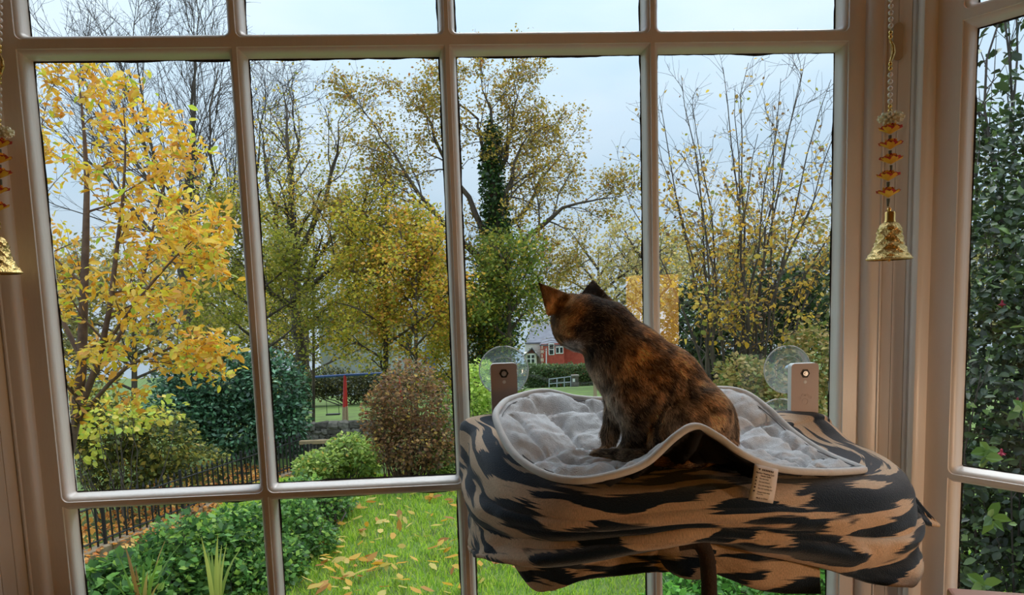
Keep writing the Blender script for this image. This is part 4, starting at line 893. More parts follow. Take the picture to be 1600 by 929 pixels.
it, A = tree('ivy_tree', 'tall tree wrapped in dark ivy with rusty olive leaves', 'tree',
    [[(778,vb(778,23),23,0.231),(776,560,23,0.218),(772,480,23,0.204),(766,400,23,0.177),(760,320,23,0.136),(754,229,23,0.082),(750,153,23,0.027),(748,123,23,0.010)],
     [(770,450,23,0.116),(800,400,22.6,0.095),(850,350,22.2,0.068),(900,322,22,0.034),(938,312,22,0.010)], [(766,400,23,0.122),(795,330,22.8,0.088),(830,252,22.6,0.054),(858,199,22.5,0.014)],
     [(762,350,23,0.109),(785,260,23.5,0.075),(806,191,24,0.041),(812,142,24,0.010)], [(768,430,23,0.116),(720,370,22.4,0.088),(660,290,22,0.054),(615,214,22,0.020),(605,176,22,0.010)],
     [(764,380,23,0.109),(715,290,22.6,0.075),(675,206,22.4,0.041),(650,149,22.3,0.010)], [(770,470,23,0.102),(715,430,22.3,0.075),(640,370,22,0.041),(580,330,22,0.010)],
     [(772,500,23,0.082),(690,480,21.8,0.054),(630,420,21.4,0.034),(590,400,21.4,0.010)], [(772,500,23,0.068),(820,460,22.5,0.048),(850,430,22.3,0.020),(866,420,22.3,0.010)],
     [(756,252,23,0.068),(725,191,23.3,0.041),(706,138,23.4,0.010)], [(766,400,23,0.088),(830,330,23.6,0.061),(880,260,24,0.034),(905,233,24,0.010)]],
    [dict(n=9, L=2.0, t=(.3,1), ang=45, K=6, up=.05, rr=.42, rmin=.012), dict(n=7, L=.9, t=(.15,1), ang=42, K=4, up=.04, rmin=.007), dict(n=3, L=.45, t=(.2,1), K=3, rmin=.005)],
    [(2, 17, .095, [(158,128,52),(126,112,44),(176,142,62),(104,100,42),(146,98,48)], [4,4,2,3,1.5], .16, {}), (3, 7, .09, [(150,126,52),(128,116,48),(170,140,64)], [3,3,2], .10, {})], wob=.16)
ivp = A[0][0][0]; pos = []
for k in range(12000):
    t = 8.4*rng.random()**1.4; i = int(t); c = ivp[i]*(1-(t-i))+ivp[i+1]*(t-i); a = rng.uniform(0, 6.28); r = rng.uniform(.3, .8)*(1.35-.12*t); pos.append(c+np.array([r*math.cos(a), r*math.sin(a), rng.normal(0, .2)]))
foliage('ivy', it, np.array(pos), .13, [(46,70,34),(60,88,40),(36,54,30),(84,106,46)], [4,3,3,1], m='gloss_leaf')
iv2 = along(A[0][0][1:8], 330, .0, .22); iv2 = iv2[iv2[:, 2] < 3.2]; foliage('ivy', it, iv2, .14, [(60,84,38),(80,100,44),(44,64,34)], [3,3,2])
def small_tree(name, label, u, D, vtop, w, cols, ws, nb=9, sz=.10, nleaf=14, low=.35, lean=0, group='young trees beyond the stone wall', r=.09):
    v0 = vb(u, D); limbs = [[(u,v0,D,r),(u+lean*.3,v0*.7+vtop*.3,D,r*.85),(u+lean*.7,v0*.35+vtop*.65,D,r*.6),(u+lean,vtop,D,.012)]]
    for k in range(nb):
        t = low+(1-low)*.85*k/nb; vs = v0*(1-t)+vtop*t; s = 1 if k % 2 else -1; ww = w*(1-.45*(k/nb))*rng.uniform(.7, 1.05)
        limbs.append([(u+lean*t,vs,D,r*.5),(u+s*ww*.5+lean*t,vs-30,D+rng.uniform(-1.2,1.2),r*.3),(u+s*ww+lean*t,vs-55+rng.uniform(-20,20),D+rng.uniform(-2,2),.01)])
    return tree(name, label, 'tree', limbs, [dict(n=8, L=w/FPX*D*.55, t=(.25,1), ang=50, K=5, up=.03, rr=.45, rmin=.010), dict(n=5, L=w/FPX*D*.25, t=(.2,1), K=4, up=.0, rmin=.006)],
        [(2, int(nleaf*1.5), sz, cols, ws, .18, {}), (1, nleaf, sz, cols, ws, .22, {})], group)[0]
ORG = [(214,156,72),(200,136,58),(190,150,60),(170,150,52)]
small_tree('young_maple', 'yellow-green young maple with a thin dark trunk beside the swing frame', 490, 25.5, 330, 120, YG, YGW, nleaf=15, r=.06)
small_tree('young_maple', 'broad yellow-green maple right of the swing frame', 603, 21, 300, 100, YG, YGW, nleaf=17)
small_tree('young_maple', 'orange-tinged maple standing in front of the blue door', 650, 20, 370, 75, ORG+YG, [3,2,2,2]+YGW, nleaf=13, low=.45, r=.07)
small_tree('young_maple', 'olive maple behind the dark laurel', 400, 21, 330, 110, [(124,124,46),(146,140,52),(104,110,44),(168,150,60)], [3,3,2,1], nleaf=15)
small_tree('young_maple', 'light green maple spreading beside the ivy-clad trunk', 796, 21, 395, 62, [(104,118,46),(132,132,50),(82,98,40),(182,150,62)], [4,3,3,1], nleaf=13, low=.55)
small_tree('young_maple', 'golden bush-like maple low behind the brown shrub', 728, 23.5, 470, 60, [(186,160,60),(150,146,52),(120,130,50)], [3,3,2], nleaf=12, low=.3)
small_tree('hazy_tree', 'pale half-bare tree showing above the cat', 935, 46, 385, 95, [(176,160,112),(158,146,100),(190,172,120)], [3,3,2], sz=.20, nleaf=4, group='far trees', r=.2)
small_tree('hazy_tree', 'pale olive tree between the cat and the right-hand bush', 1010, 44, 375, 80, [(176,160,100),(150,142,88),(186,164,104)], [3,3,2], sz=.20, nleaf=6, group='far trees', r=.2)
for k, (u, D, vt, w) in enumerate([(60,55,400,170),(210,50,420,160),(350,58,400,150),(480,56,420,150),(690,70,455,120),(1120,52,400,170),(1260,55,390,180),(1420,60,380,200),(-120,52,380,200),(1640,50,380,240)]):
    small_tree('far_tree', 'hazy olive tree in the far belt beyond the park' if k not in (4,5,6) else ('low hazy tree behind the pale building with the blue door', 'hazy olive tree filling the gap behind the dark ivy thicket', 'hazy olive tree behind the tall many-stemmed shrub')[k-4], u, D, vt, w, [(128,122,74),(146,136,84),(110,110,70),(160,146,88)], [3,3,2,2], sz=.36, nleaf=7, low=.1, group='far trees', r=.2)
# many-stemmed shrub seen through the right-hand column of panes
fan = []
for (u, v, D) in [(1038,150,8.8),(1068,118,8.6),(1098,150,8.2),(1128,105,8.5),(1152,130,9.0),(1182,92,8.4),(1208,125,8.9),(1238,110,8.1),(1276,92,8.6),(1298,125,8.3),(1330,150,8.8),(1010,215,8.5),(972,290,8.8),(1050,240,7.9),(1225,190,7.8),(1165,210,7.8),(1380,200,8.6),(1300,250,7.8),(1090,300,7.7),(1350,310,8)]:
    bu = 1150+(u-1150)*.22+rng.uniform(-12,12); v0 = 660; fan.append([(bu,v0+rng.uniform(-10,60),8.6,.019),(bu+(u-bu)*.22+rng.uniform(-12,12),v0+(v-v0)*.33,8.6+(D-8.6)*.4,.014),(bu+(u-bu)*.55+rng.uniform(-12,12),v0+(v-v0)*.66,8.6+(D-8.6)*.7,.009),(u,v,D,.003)])
q0 = ground_under(1150, 8.6)
rt, A = tree('tall_shrub', 'tall many-stemmed shrub with whippy bare tips and yellow-brown leaves', 'bush', fan,
    [dict(n=10, L=.85, t=(.2,1), ang=42, K=6, up=.06, wob=.20, rr=.5, rmin=.0035), dict(n=6, L=.40, t=(.15,1), ang=40, K=4, up=.03, rmin=.0022)],
    [(2, 5, .050, [(196,156,58),(176,146,62),(150,118,62),(128,128,54),(214,178,84),(110,84,54)], [4,3,3,2,1.5,1.5], .03, dict(two=True, droop=.5, keep=lambda p: rng.random(len(p)) < sst(3.6, 2.0, p[:, 2])*.95+.08)),
     (1, 3, .07, [(214,170,62),(190,160,70),(140,140,60)], [3,3,1], .04, dict(two=True, droop=.6, keep=lambda p: rng.random(len(p)) < sst(2.6, 1.2, p[:, 2])*.8))], foot=q0, K=10, wob=.045)

# ================================================================== bushes and plants
DG = [(54,86,60),(70,106,72),(40,62,46),(116,150,118)]; 
bush('laurel_bush', 'dense dark green laurel bush below the yellow tree', [(335,605,18.5,1.35,1.1,1.1),(425,612,18.4,.95,.8,1.0),(295,640,18,1.0,.9,.8),(385,670,18.4,1.2,1.0,.75),(440,660,18.2,.7,.6,.8)], 19000, .13, DG, [4,4,3,1.5], m='gloss_leaf', asp=.26)
bush('undergrowth', 'tangled olive undergrowth at the foot of the yellow tree', [(160,670,14.2,.85,.7,.75),(245,690,14.6,.8,.7,.65),(110,640,14,.7,.6,.8),(200,735,14.4,1.0,.6,.5),(310,725,15.4,.7,.5,.4)], 8500, .10, [(84,92,44),(112,114,52),(58,66,36),(148,142,66),(176,152,72)], [4,3,3,1.5,1.2], stems=24, stemr=.012)
bush('sapling', 'pale yellow-green sapling rising from the undergrowth', [(150,650,13,.5,.5,.35),(205,655,13.2,.45,.5,.25),(130,700,13,.35,.4,.35),(240,640,13.5,.6,.5,.3)], 330, .12, [(176,176,70),(150,160,64),(206,186,84)], [3,3,2], stems=12, stemr=.010, two=True)
HD = [(66,100,48),(86,124,58),(48,76,38),(110,146,72),(134,160,70)]
for lab, bl, n, sz in (('leafy green hedge shrub at the near end of the iron railing', [(295,880,7.4,.55,.5,.5),(240,925,7.0,.45,.5,.4)], 5200, .075),
        ('ivy-like hedge shrub with pale leaves between the railing and the lawn', [(385,850,7.9,.5,.5,.45),(400,920,7.4,.4,.4,.35)], 5200, .07),
        ('bright broad-leaved plant low at the window foot', [(165,925,6.6,.28,.35,.28),(210,950,6.4,.3,.3,.25)], 1500, .10),
        ('hedge shrub bordering the left edge of the lawn', [(455,820,8.4,.32,.5,.34),(480,790,9.4,.4,.5,.36),(440,880,7.6,.26,.4,.26)], 5200, .065),
        ('low green shrub spilling onto the lawn edge', [(520,785,9.8,.28,.4,.22),(500,840,8.4,.2,.3,.16)], 2200, .06)):
    bush('hedge_shrub', lab, bl, n, sz, HD, [4,4,2.5,3,2.2], 'hedge shrubs left of the lawn', stems=16, two=sz > .09)
bush('fern_shrub', 'feathery yellow-green shrub in front of the stone wall', [(500,728,12.4,.42,.45,.26),(545,708,12.8,.42,.45,.33),(575,715,12.6,.25,.4,.3)], 5200, .075, [(136,154,74),(112,134,62),(160,172,88),(90,112,54),(206,176,86)], [4,4,2,2,.5])
bush('brown_shrub', 'twiggy rust-brown shrub at the far end of the lawn', [(640,625,11.7,.62,.6,.62),(650,690,11.6,.66,.6,.45),(600,650,11.8,.35,.5,.5)], 7500, .060, [(112,80,54),(134,98,60),(96,92,52),(150,116,72),(88,64,46),(196,164,84)], [4,3,3,1.5,2,.5], stems=90, stemr=.007, twig='barkred', stemup=.5)
bush('green_shrub', 'green leafy shrub leaning against the rust-brown one', [(705,670,12.2,.28,.4,.62),(690,720,12,.3,.4,.3)], 2600, .065, [(96,118,52),(122,140,60),(74,94,44),(160,164,80)], [4,3,3,1])
bush('light_shrub', 'pale yellow-green shrub between the ivy-clad trunk and the perch', [(752,605,14,.45,.6,.5),(770,650,14,.6,.6,.4)], 3200, .085, [(168,184,84),(140,164,70),(190,196,110),(112,136,58)], [4,4,2,2])
bush('ivy_bush', 'dark ivy thicket behind the tall shrub', [(1075,520,10,.42,.5,.75),(1130,560,10.2,.5,.5,.6),(1060,600,9.8,.35,.5,.6),(1200,470,10.4,.6,.5,.55),(1290,470,10.2,.6,.5,.75),(1180,590,10.4,.7,.6,.5)], 11000, .085, [(48,64,38),(64,84,46),(38,48,32),(92,104,56)], [4,3,3,1.2], stems=30)
bush('rusty_shrub', 'low shrub with pinkish brown flower heads in front of the dark ivy thicket', [(1165,600,7.6,.32,.4,.30),(1220,640,7.4,.45,.4,.34),(1270,570,7.8,.34,.4,.45)], 7000, .055, [(138,122,66),(116,118,58),(160,138,82),(96,108,50),(176,150,104)], [3,3,2.5,2.5,1.2], stems=30)
bush('lush_plant', 'lush green plants growing below the perch', [(1080,930,6.4,.35,.35,.22),(1170,935,6.3,.45,.35,.22),(1270,900,6.6,.3,.35,.3),(1050,960,6.0,.3,.3,.2)], 4200, .075, [(84,132,52),(112,160,70),(64,104,44)], [4,3,3])
far = bush('clipped_hedge', 'long clipped hedge in front of the red brick house', [(u,v,58,1.1,.7,.75) for u in range(820,1030,14) for v in (583,602)], 30000, .17, [(76,96,56),(92,110,64),(62,80,50)], [4,3,3], stems=0, keepz=False, shell=.7)
# strap-leaved clumps
def strap(u, v, D, n, h, lab, cols):
    c = P(u, v, D); c[2] = float(ground_z(c[0], c[1])); e = thing('strap_leaf_plant', c, lab, 'plant', 'strap-leaved clumps')
    for k in range(n):
        a = rng.uniform(0, 6.28); d = np.array([math.cos(a), math.sin(a), 0]); s = np.cross(d, [0,0,1]); hh = h*rng.uniform(.7, 1.15); be = rng.uniform(.1, .45); V = []
        for i in range(7):
            t = i/6; p = c+d*(.04+be*hh*t*t)+np.array([0,0,hh*(t-.18*be*2*t**3)]); w = .020*math.sin(math.pi*min(1,(t*.8+.2)))+.001; V += [p-s*w, p, p+s*w]
        q = np.array(V); q[1::3] -= d*.006
        mk('leaf', q, [(i*3+j, i*3+j+1, (i+1)*3+j+1, (i+1)*3+j) for i in range(6) for j in range(2)], M['leaf'], e, col=np.broadcast_to(S(*cols[k % len(cols)]), (21,3)), smooth=True)
strap(225, 985, 6.3, 13, .85, 'clump of green and withered strap leaves beneath the hedge shrubs', [(120,150,60),(176,150,84),(100,130,56),(150,112,60)])
strap(340, 985, 6.6, 7, .80, 'pale upright strap leaves beside the ivy-like hedge shrub', [(176,180,90),(150,166,80)])
# shrub pressed against the right-hand light of the bay
sb = [(1575,420,3.3,.42,.5,.5),(1600,560,3.1,.45,.5,.5),(1570,690,3.0,.42,.5,.5),(1600,820,2.9,.45,.5,.5),(1580,960,2.9,.5,.5,.5),(1720,300,3.4,.5,.6,.6),(1740,520,3.2,.55,.6,.6),(1740,780,3,.55,.6,.6),(1560,280,3.9,.4,.5,.4),(1690,1050,3,.7,.7,.6)]
fs = bush('fuchsia_bush', 'dense dark shrub with a few red drooping flowers outside the narrow bay window', sb, 26000, .040, [(48,62,38),(62,78,46),(36,46,30),(84,104,54),(110,128,70)], [4,3,3,1.5,.6], stems=60, stemr=.007, m='gloss_leaf', two=True, shell=.3, asp=.3, keepz=False)
tw = []
for k in range(26):
    u = rng.uniform(1500, 1900); D = rng.uniform(3.0, 4.6); tw.append([(u+rng.uniform(-40,60),480,D,.010),(u+rng.uniform(-30,40),300,D,.008),(u+rng.uniform(-30,30),120,D,.006),(u+rng.uniform(-50,40),rng.uniform(-160,40),D,.003)])
LP, LR = limb_arrays(tw, 8); s2 = sprout(LP, LR, 7, .45, up=.12, ang=35, rmin=.002); V1, F1 = tubes(LP, LR, 5); V2, F2 = tubes(*s2, 3)
stuff(mk('branches', np.concatenate([V1, V2]), np.concatenate([F1, F2+len(V1)]), M['twig'], fs, smooth=True))
pos = np.concatenate([along(s2[0], 5, .1, .02), along(LP, 10, .0, .04)]); foliage('foliage', fs, pos, .06, [(60,76,48),(80,98,58),(48,58,40)], [3,2,2], m='gloss_leaf', two=True)
for k, (u, v, D) in enumerate([(1548,806,2.35),(1594,640,2.5),(1545,712,2.45),(1535,918,2.3)]):   # larger pale leaf sprays near the glass
    c = P(u, v, D)
    for q in range(6):
        a = q*1.05+k+rng.normal(0,.3); d = unit(np.array([math.cos(a), rng.uniform(-.7,.5), math.sin(a)*.8])); c = c + rng.normal(0,.006,3); s = unit(np.cross(d, [0,-1,.3])); L = rng.uniform(.04, .065)
        V = [c, c+L*(.32*d-.28*s), c+L*(.68*d-.24*s), c+L*d*1.05-np.array([0,0,.01]), c+L*(.68*d+.24*s), c+L*(.32*d+.28*s)]
        mk('leaf', V, [(0,3,2,1),(0,5,4,3)], M['gloss_leaf'], fs, col=np.broadcast_to(S(*[(116,142,56),(96,126,50),(138,152,74),(84,112,48)][q % 4]), (6,3)))
M['fuchsia'] = simple('fuchsia_red', S(150,22,48), .5, S(176,40,66), 60)
for (u, v, D) in ((1565,700,2.6),(1566,468,3.0),(1590,620,2.9),(1538,668,2.9)):
    c = P(u, v, D); f = MB().lathe([(1e-4,0),(.004,-.004),(.005,-.014),(.009,-.022),(.004,-.026),(.001,-.03)], c, 8).build('flower', M['fuchsia'], fs)
    for q in range(4):
        a = q*1.57; d = np.array([math.cos(a), math.sin(a), 0]); s = np.array([-d[1], d[0], 0]); z = np.array([0,0,1.]); mk('petal', [c-z*.012, c+d*.010-z*.020+s*.005, c+d*.022-z*.022, c+d*.010-z*.020-s*.005], [(0,1,2,3)], M['fuchsia'], f)
# ================================================================== built things outdoors
M['iron'] = simple('black_iron', (.012,.012,.013), .55); M['kerb'] = simple('weathered_kerb', S(120,104,84), .9, S(150,130,104), 8, .3)
R0, R1 = P(131, 859, 11.6), P(434, 741, 16.7); rd = R1-R0; rl = np.linalg.norm(rd); rdu = rd/rl
ra = R0-rdu*3.2; rb_ = R1+rdu*1.0; tot = np.linalg.norm(rb_-ra)
rail = thing('iron_railing', (ra+rb_)/2, 'black iron railing of close upright bars along the garden path', 'railing')
H = .72; nb_ = int(tot/.15); ang = math.atan2(rdu[1], rdu[0]); tilt = math.atan2(rdu[2], math.hypot(rdu[0], rdu[1]))
bm_ = MB(); bm_.tube([(0,0,-.08),(0,0,H-.06)], .0165, 6); bm_.lathe([(.012,H-.06),(.026,H-.02),(.001,H+.07)], (0,0,0), 6); ba = bm_.build('bar', M['iron'], rail); bme = ba.data; ba.location = ra
for k in range(1, nb_+1): o = link('bar', bme, rail); o.location = ra+(rb_-ra)*k/nb_
for z in (.06, H-.10): MB().tube([ra+np.array([0,0,z]), rb_+np.array([0,0,z])], .016, 6).build('rail', M['iron'], rail)
for k in range(0, nb_+1, 12): p = ra+(rb_-ra)*k/nb_; MB().box(p+np.array([0,0,H/2]), (.045,.045,H+.14)).build('post', M['iron'], rail)
kb = thing('kerb', (ra+rb_)/2-np.array([0,0,.2]), 'pale stone kerb under the iron railing', 'kerb')
nn_ = int(tot/.7); Rk = np.array([[math.cos(ang),-math.sin(ang),0],[math.sin(ang),math.cos(ang),0],[0,0,1]])
for k in range(nn_): c = ra+(rb_-ra)*(k+.5)/nn_; bevel(MB().box(c-np.array([0,0,.13]), (tot/nn_-.012,.22,.18+rng.uniform(0,.015)), Rk).build('kerb_stone', M['kerb'], kb), .015)
bush('dark_thicket', 'dark thicket along the far side of the playground', [(u,600+rng.uniform(-6,6),36,.9,.6,.75) for u in range(440,740,18)], 14000, .13, [(70,72,44),(92,90,52),(56,60,40),(120,108,60)], [4,3,3,1], stems=30, stemr=.02)
# leaf-strewn path behind the railing
lp_ = []; 
nrm_ = np.array([-rdu[1], rdu[0], 0]); nrm_ = nrm_*(1 if nrm_[0] < 0 else -1)
for k in range(3500): lp_.append(ra+(rb_-ra)*rng.random()+nrm_*rng.uniform(-.5, 2.6)+np.array([0,0,rng.uniform(-.06,-.01)]))
stuff(tag(mk('leaf_litter', *(lambda V, F, k: (V, F))(*leaf_arrays(np.array(lp_), rng.uniform(.08,.15,len(lp_)), up=2.5)), M['leaf'], col=np.repeat(pal(len(lp_), [(206,142,66),(178,112,54),(224,172,96),(150,98,56)], [4,3,2,2]), 4, 0)), 'orange leaf litter lying behind the iron railing', 'leaves'))
# bordering panel with a buff coping beyond the railing end
pa_, pb2 = P(474, 722, 17.4), P(522, 717, 17.8); wl = thing('garden_gate', (pa_+pb2)/2, 'dark picket panel under a buff coping where the railing ends', 'fence')
dv = pb2-pa_; bevel(MB().box((pa_+pb2)/2+np.array([0,0,.46]), (np.linalg.norm(dv)+.1,.14,.09), np.array([[1,0,0],[0,1,0],[0,0,1.]])).build('coping', simple('buff_coping', S(164,140,104), .8, S(140,118,88), 6), wl), .01)
for k in range(9): MB().box(pa_+dv*(k+.5)/9+np.array([0,0,.18]), (.045,.03,.5)).build('picket', M['iron'], wl)
# dry-stone wall
w0, w1 = P(428, 708, 20.6), P(725, 703, 21.0); wz = min(w0[2], w1[2]); wd_ = w1-w0; wd_[2] = 0; wlen = np.linalg.norm(wd_); wdu = wd_/wlen
sw = thing('stone_wall', ((w0+w1)/2)[:2].tolist()+[wz], 'grey dry-stone wall of rough stones below the swing frame', 'wall')
M['stone'] = simple('grey_stone', S(112,106,98), .95, S(146,138,126), 5, .5, 30); M['stonedark'] = simple('dark_stone', S(84,80,74), .95, S(112,104,94), 5, .5, 30); M['joint'] = simple('wall_core', S(48,44,40), 1)
protos = []
for k in range(8):
    bm = bmesh.new(); bmesh.ops.create_cube(bm, size=1); bmesh.ops.subdivide_edges(bm, edges=bm.edges[:], cuts=1, use_grid_fill=True)
    for v in bm.verts: d = v.co.normalized()*.62; v.co = v.co.lerp(d, .45)+Vector(rng.normal(0, .035, 3).tolist())
    me = bpy.data.meshes.new('stone'); bm.to_mesh(me); bm.free(); me.materials.append(M['stone'] if k % 3 else M['stonedark']); protos.append(me)
hgt = .92; z = 0; cnt = 0
ax = math.atan2(wdu[1], wdu[0])
while z < hgt:
    rh = rng.uniform(.12, .19); x = rng.uniform(-.1, 0)
    while x < wlen:
        lw = rng.uniform(.16, .40); c = w0+wdu*(x+lw/2); o = link('stone', protos[rng.integers(8)], sw); o.location = (c[0], c[1]+rng.uniform(-.04,.04), wz+z+rh/2); o.rotation_euler = (rng.normal(0,.06), rng.normal(0,.08), ax+rng.normal(0,.06)); o.scale = (lw*1.05, .34, rh*1.1); x += lw; cnt += 1
    z += rh
Rw = np.array([[math.cos(ax),-math.sin(ax),0],[math.sin(ax),math.cos(ax),0],[0,0,1]]); mid_ = (w0+w1)/2
MB().box((mid_[0],mid_[1]+.02,wz+hgt/2-.1), (wlen,.22,hgt-.04), Rw).build('wall_core', M['joint'], sw)
# swing frame
M['redpaint'] = simple('red_paint', S(206,40,38), .4); M['bluepaint'] = simple('blue_paint', S(58,88,150), .4); M['buffpost'] = simple('buff_post', S(176,150,124), .7); M['bench'] = simple('dark_rubber', (.03,.03,.03), .7)
s0 = P(540, 657, 27); gz_ = float(ground_z(s0[0], s0[1])); sf = thing('swing_frame', (s0[0],s0[1],gz_), 'playground swing frame with a red post and a blue top bar', 'swing'); tp_ = P(539, 586, 27)
for dy in (-.3, .15): MB().tube([tp_, tp_*.35+np.array([s0[0]+.12*dy,s0[1]+dy,gz_])*.65+np.array([0,0,.05])], .052, 8).build('leg', M['redpaint'], sf); MB().tube([tp_*.36+np.array([s0[0]+.12*dy,s0[1]+dy,gz_])*.64+np.array([0,0,.05]), (s0[0]+.12*dy,s0[1]+dy,gz_-.05)], .062, 8).build('leg_sleeve', M['buffpost'], sf)
bl_, br2 = P(492, 589, 27.3), P(622, 582, 26.7); MB().tube([bl_, tp_, br2], .05, 8).build('top_bar', M['bluepaint'], sf)
for dy in (-.4, .4): MB().tube([br2, (br2[0]+.1,br2[1]+dy,gz_)], .05, 8).build('leg', M['redpaint'], sf)
for u in (517, 578):
    st_ = P(u, 587, 27); 
    for dx in (-.22, .22): MB().tube([st_+np.array([dx,0,0]), (st_[0]+dx,st_[1],gz_+.45)], .010, 5).build('chain', M['iron'], sf)
    MB().box((st_[0],st_[1],gz_+.43), (.5,.2,.05)).build('seat', M['bench'] if u < 560 else M['redpaint'], sf)
# ---- red brick house far down the slope
HDst = 80.0; hp = HDst/FPX
def HP(u, v, d=0): return P(u, v, HDst+d)
M['brick'] = simple('red_brick', S(186,84,66), .85, S(168,70,56), 3, .2); M['render'] = simple('cream_render', S(222,216,200), .9, S(206,200,186), 1.2); M['slate'] = simple('slate', S(108,110,120), .7, S(90,92,102), 2, .3)
M['frame'] = simple('white_frame', S(236,236,232), .5); M['pane'] = simple('dark_pane', (.03,.035,.04), .05); M['quoin'] = simple('pale_quoin', S(214,190,168), .8)
h0 = HP(850, 606); hz = float(ground_z(h0[0], h0[1]))-.5
hs = thing('house', (h0[0],h0[1],hz), 'red brick and cream house with slate roof down the hill', 'house')
X_ = CR[:, 0]*np.array([1,1,0]); X_ = X_/np.linalg.norm(X_); Y_ = np.array([-X_[1], X_[0], 0]); RH = np.stack([X_, Y_, np.array([0,0,1.])], 1)
def hb_(u0, u1, v0, v1, d0, dep, nm, m, par=hs, lo=None):
    a, b = HP(u0, v0, d0), HP(u1, v1, d0); zb = b[2] if lo is None else lo; w = (u1-u0)*(HDst+d0)/FPX
    c = (a+b)/2; c = c + Y_*(np.dot(HP(850,560,d0), Y_)-np.dot(c, Y_)); c = np.array([c[0],c[1],(a[2]+zb)/2])+Y_*dep/2; return MB().box(c, (w,dep,a[2]-zb), RH).build(nm, m, par)
hb_(822, 848, 535, 600, 1.6, 7, 'side_wall', M['render'], lo=hz); hb_(846, 960, 535, 600, 2.2, 7, 'front_wall', M['brick'], lo=hz)
hb_(846, 882, 537, 600, 0, 2.6, 'bay_wall', M['brick'], lo=hz)
def roofp(pts, nm='roof'):
    V = [HP(*q) for q in pts]; V2 = [v-np.array([0,0,.14]) for v in V]; n = len(V); return mk(nm, V+V2, [tuple(range(n)), tuple(range(n, 2*n))[::-1]]+[(i,(i+1)%n,n+(i+1)%n,n+i) for i in range(n)], M['slate'], hs)
roofp([(820,535,1.3),(965,532,1.3),(965,495,6),(838,497,6)]); roofp([(965,495,6),(838,497,6),(820,530,10),(965,528,10)])
roofp([(843,538,-.2),(886,538,-.2),(880,517,3),(858,517,3)])
for k in range(7): hb_(845 if k % 2 else 846, 849.5 if k % 2 else 848, 540+k*6.5, 545+k*6.5, -.03, .06, 'quoin', M['quoin'])
def hwin(u0, u1, v0, v1, d, nx, nz):
    f = hb_(u0, u1, v0, v1, d-.06, .10, 'window', M['frame']); du, dv_ = (u1-u0)/nx, (v1-v0)/nz
    for i in range(nx):
        for j in range(nz): hb_(u0+du*(i+.16), u0+du*(i+.84), v0+dv_*(j+.12), v0+dv_*(j+.88), d-.08, .03, 'pane', M['pane'], f)
hwin(857, 866, 536.5, 554, 0, 1, 2); hwin(868, 880, 541, 552, 0, 2, 1)
MB().tube([HP(853.5,538,-.08), HP(853.5,592,-.08)], .06, 6).build('downpipe', M['frame'], hs)
hb_(820, 839, 552, 600, -1.4, 2.6, 'porch', M['render'], lo=hz); hwin(823, 836, 553.5, 567, -1.4, 2, 2)
roofp([(817,556,-1.7),(831,542.5,-1.7),(831,542.5,1.6),(817,556,1.6)], 'porch_roof'); roofp([(842,556,-1.7),(831,542.5,-1.7),(831,542.5,1.6),(842,556,1.6)], 'porch_roof')
gb = [HP(819,555,-1.42), HP(840,555,-1.42), HP(831,543.5,-1.42)]; mk('porch_gable', gb+[p+Y_*.1 for p in gb], [(0,1,2),(5,4,3),(0,3,4,1),(1,4,5,2),(2,5,3,0)], simple('gable_boards', S(120,72,66), .8, S(104,62,58), 3), hs)
# ---- pale building with a blue door behind the young maples
BDst = 62.0
bp = P(660, 590, BDst); bz = float(ground_z(bp[0], bp[1]))-.4
bd = thing('village_hall', (bp[0],bp[1],bz), 'pale building with blue door and blue trim behind the young maples', 'building')
M['palewall'] = simple('pale_render', S(206,208,212), .9, S(190,192,198), .8); M['bluedoor'] = simple('blue_door', S(46,92,168), .5, S(56,104,184), 1); M['bluegrey'] = simple('grey_roof', S(120,124,134), .8, S(104,108,118), 1)
def bb_(u0, u1, v0, v1, d0, dep, nm, m, par=None, lo=None):
    a, b = P(u0, v0, BDst+d0), P(u1, v1, BDst+d0); zb = b[2] if lo is None else lo; w = (u1-u0)*(BDst+d0)/FPX; c = (a+b)/2; c = c + Y_*(np.dot(P(620,540,BDst+d0), Y_)-np.dot(c, Y_)); c = np.array([c[0],c[1],(a[2]+zb)/2])+Y_*dep/2
    return MB().box(c, (w,dep,a[2]-zb), RH).build(nm, m, par or bd)
bb_(500, 742, 498, 600, 0, 8, 'wall', M['palewall'], lo=bz); bb_(492, 750, 488, 498, -.4, 9, 'eaves', M['bluegrey'])
rv = [P(492,490,BDst-.5), P(750,488,BDst-.5), P(742,462,BDst+4.4), P(500,464,BDst+4.4), P(500,490,BDst+9), P(742,488,BDst+9)]; mk('roof', rv, [(0,1,2,3),(3,2,5,4),(0,3,4),(1,5,2)], M['bluegrey'], bd)
dr_ = bb_(664, 681, 537, 572, -.06, .12, 'door', M['bluedoor'], lo=bz+.3); bb_(671.8, 672.8, 539, 570, -.1, .05, 'door_seam', M['palewall'], dr_)
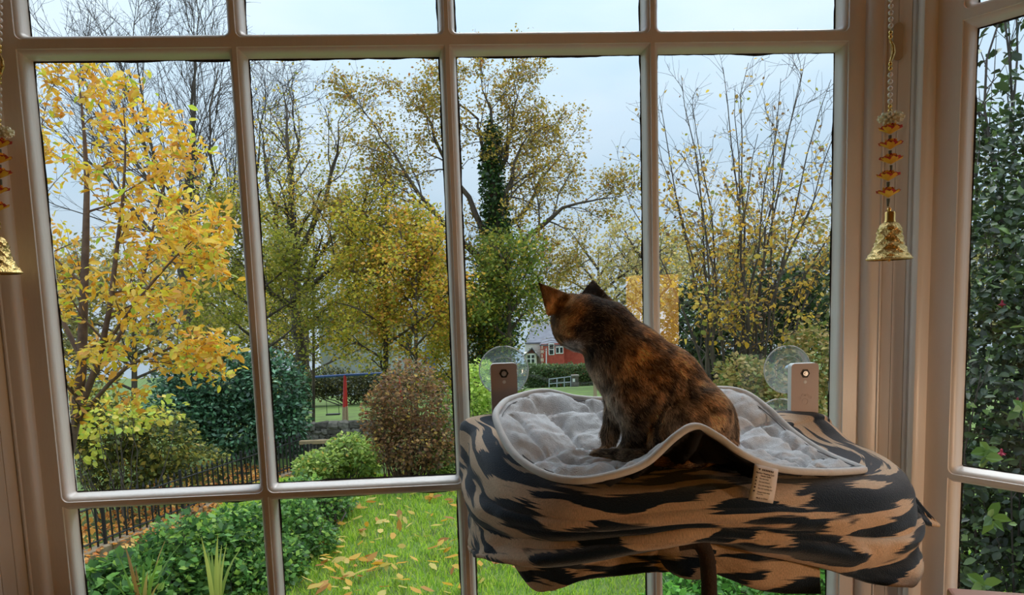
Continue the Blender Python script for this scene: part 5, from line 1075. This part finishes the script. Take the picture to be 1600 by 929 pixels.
bb_(604, 609, 500, 560, -.08, .1, 'blue_post', M['bluedoor']); bb_(690, 716, 520, 560, -.06, .1, 'window', M['frame']); bb_(693, 702, 524, 556, -.12, .05, 'pane', M['pane']); bb_(704, 713, 524, 556, -.12, .05, 'pane', M['pane']); bb_(620, 646, 516, 548, -.06, .1, 'window', M['frame']); bb_(623, 632, 519, 545, -.12, .05, 'pane', M['pane']); bb_(634, 643, 519, 545, -.12, .05, 'pane', M['pane'])
# ---- field gate and stone gatepost
M['galv'] = simple('galvanised_steel', S(150,158,164), .5); g0, g3 = P(858, 607, 50), P(892, 605, 50); gt = thing('field_gate', (g0+g3)/2, 'galvanised tubular gate in front of the clipped hedge', 'gate')
gl_, gr_ = P(858, 592, 50), P(892, 588, 50)
for t in (0, .5, 1): a = gl_*(1-t)+g0*t; b = gr_*(1-t)+g3*t; MB().tube([a, b], .035, 6).build('rail', M['galv'], gt)
for t in (0, .36, .7, 1): a = gl_*(1-t)+gr_*t; b = g0*(1-t)+g3*t; MB().tube([a, b], .04, 6).build('upright', M['galv'], gt)
p0_ = P(899, 612, 50); gpz = float(ground_z(p0_[0], p0_[1])); gpo = thing('gatepost', (p0_[0],p0_[1],gpz), 'stone gatepost with a pale notice beside the tubular gate', 'post'); zt_ = P(899, 587, 50)[2]
bevel(MB().box((p0_[0],p0_[1],(zt_+gpz-.2)/2), (.42,.42,zt_-gpz+.2)).build('shaft', M['stonedark'], gpo), .03); bevel(MB().box((p0_[0],p0_[1],zt_+.03), (.52,.52,.12)).build('cap', M['stone'], gpo), .03); MB().box((p0_[0]-.12,p0_[1]-.23,zt_-.25), (.16,.02,.22)).build('notice', M['frame'], gpo)
fp = P(930, 612, 30); fz = float(ground_z(fp[0], fp[1])); pst = thing('fence_post', (fp[0],fp[1],fz), 'weathered wooden post in the field beside the cat', 'post'); pz_ = P(930, 594, 30)[2]
bevel(MB().box((fp[0],fp[1],(pz_+fz-.1)/2), (.13,.13,pz_-fz+.1)).build('shaft', M['buffpost'], pst), .01); MB().lathe([(.001,pz_+.04),(.092,pz_)], (fp[0],fp[1],0), 4).build('cap', M['buffpost'], pst)
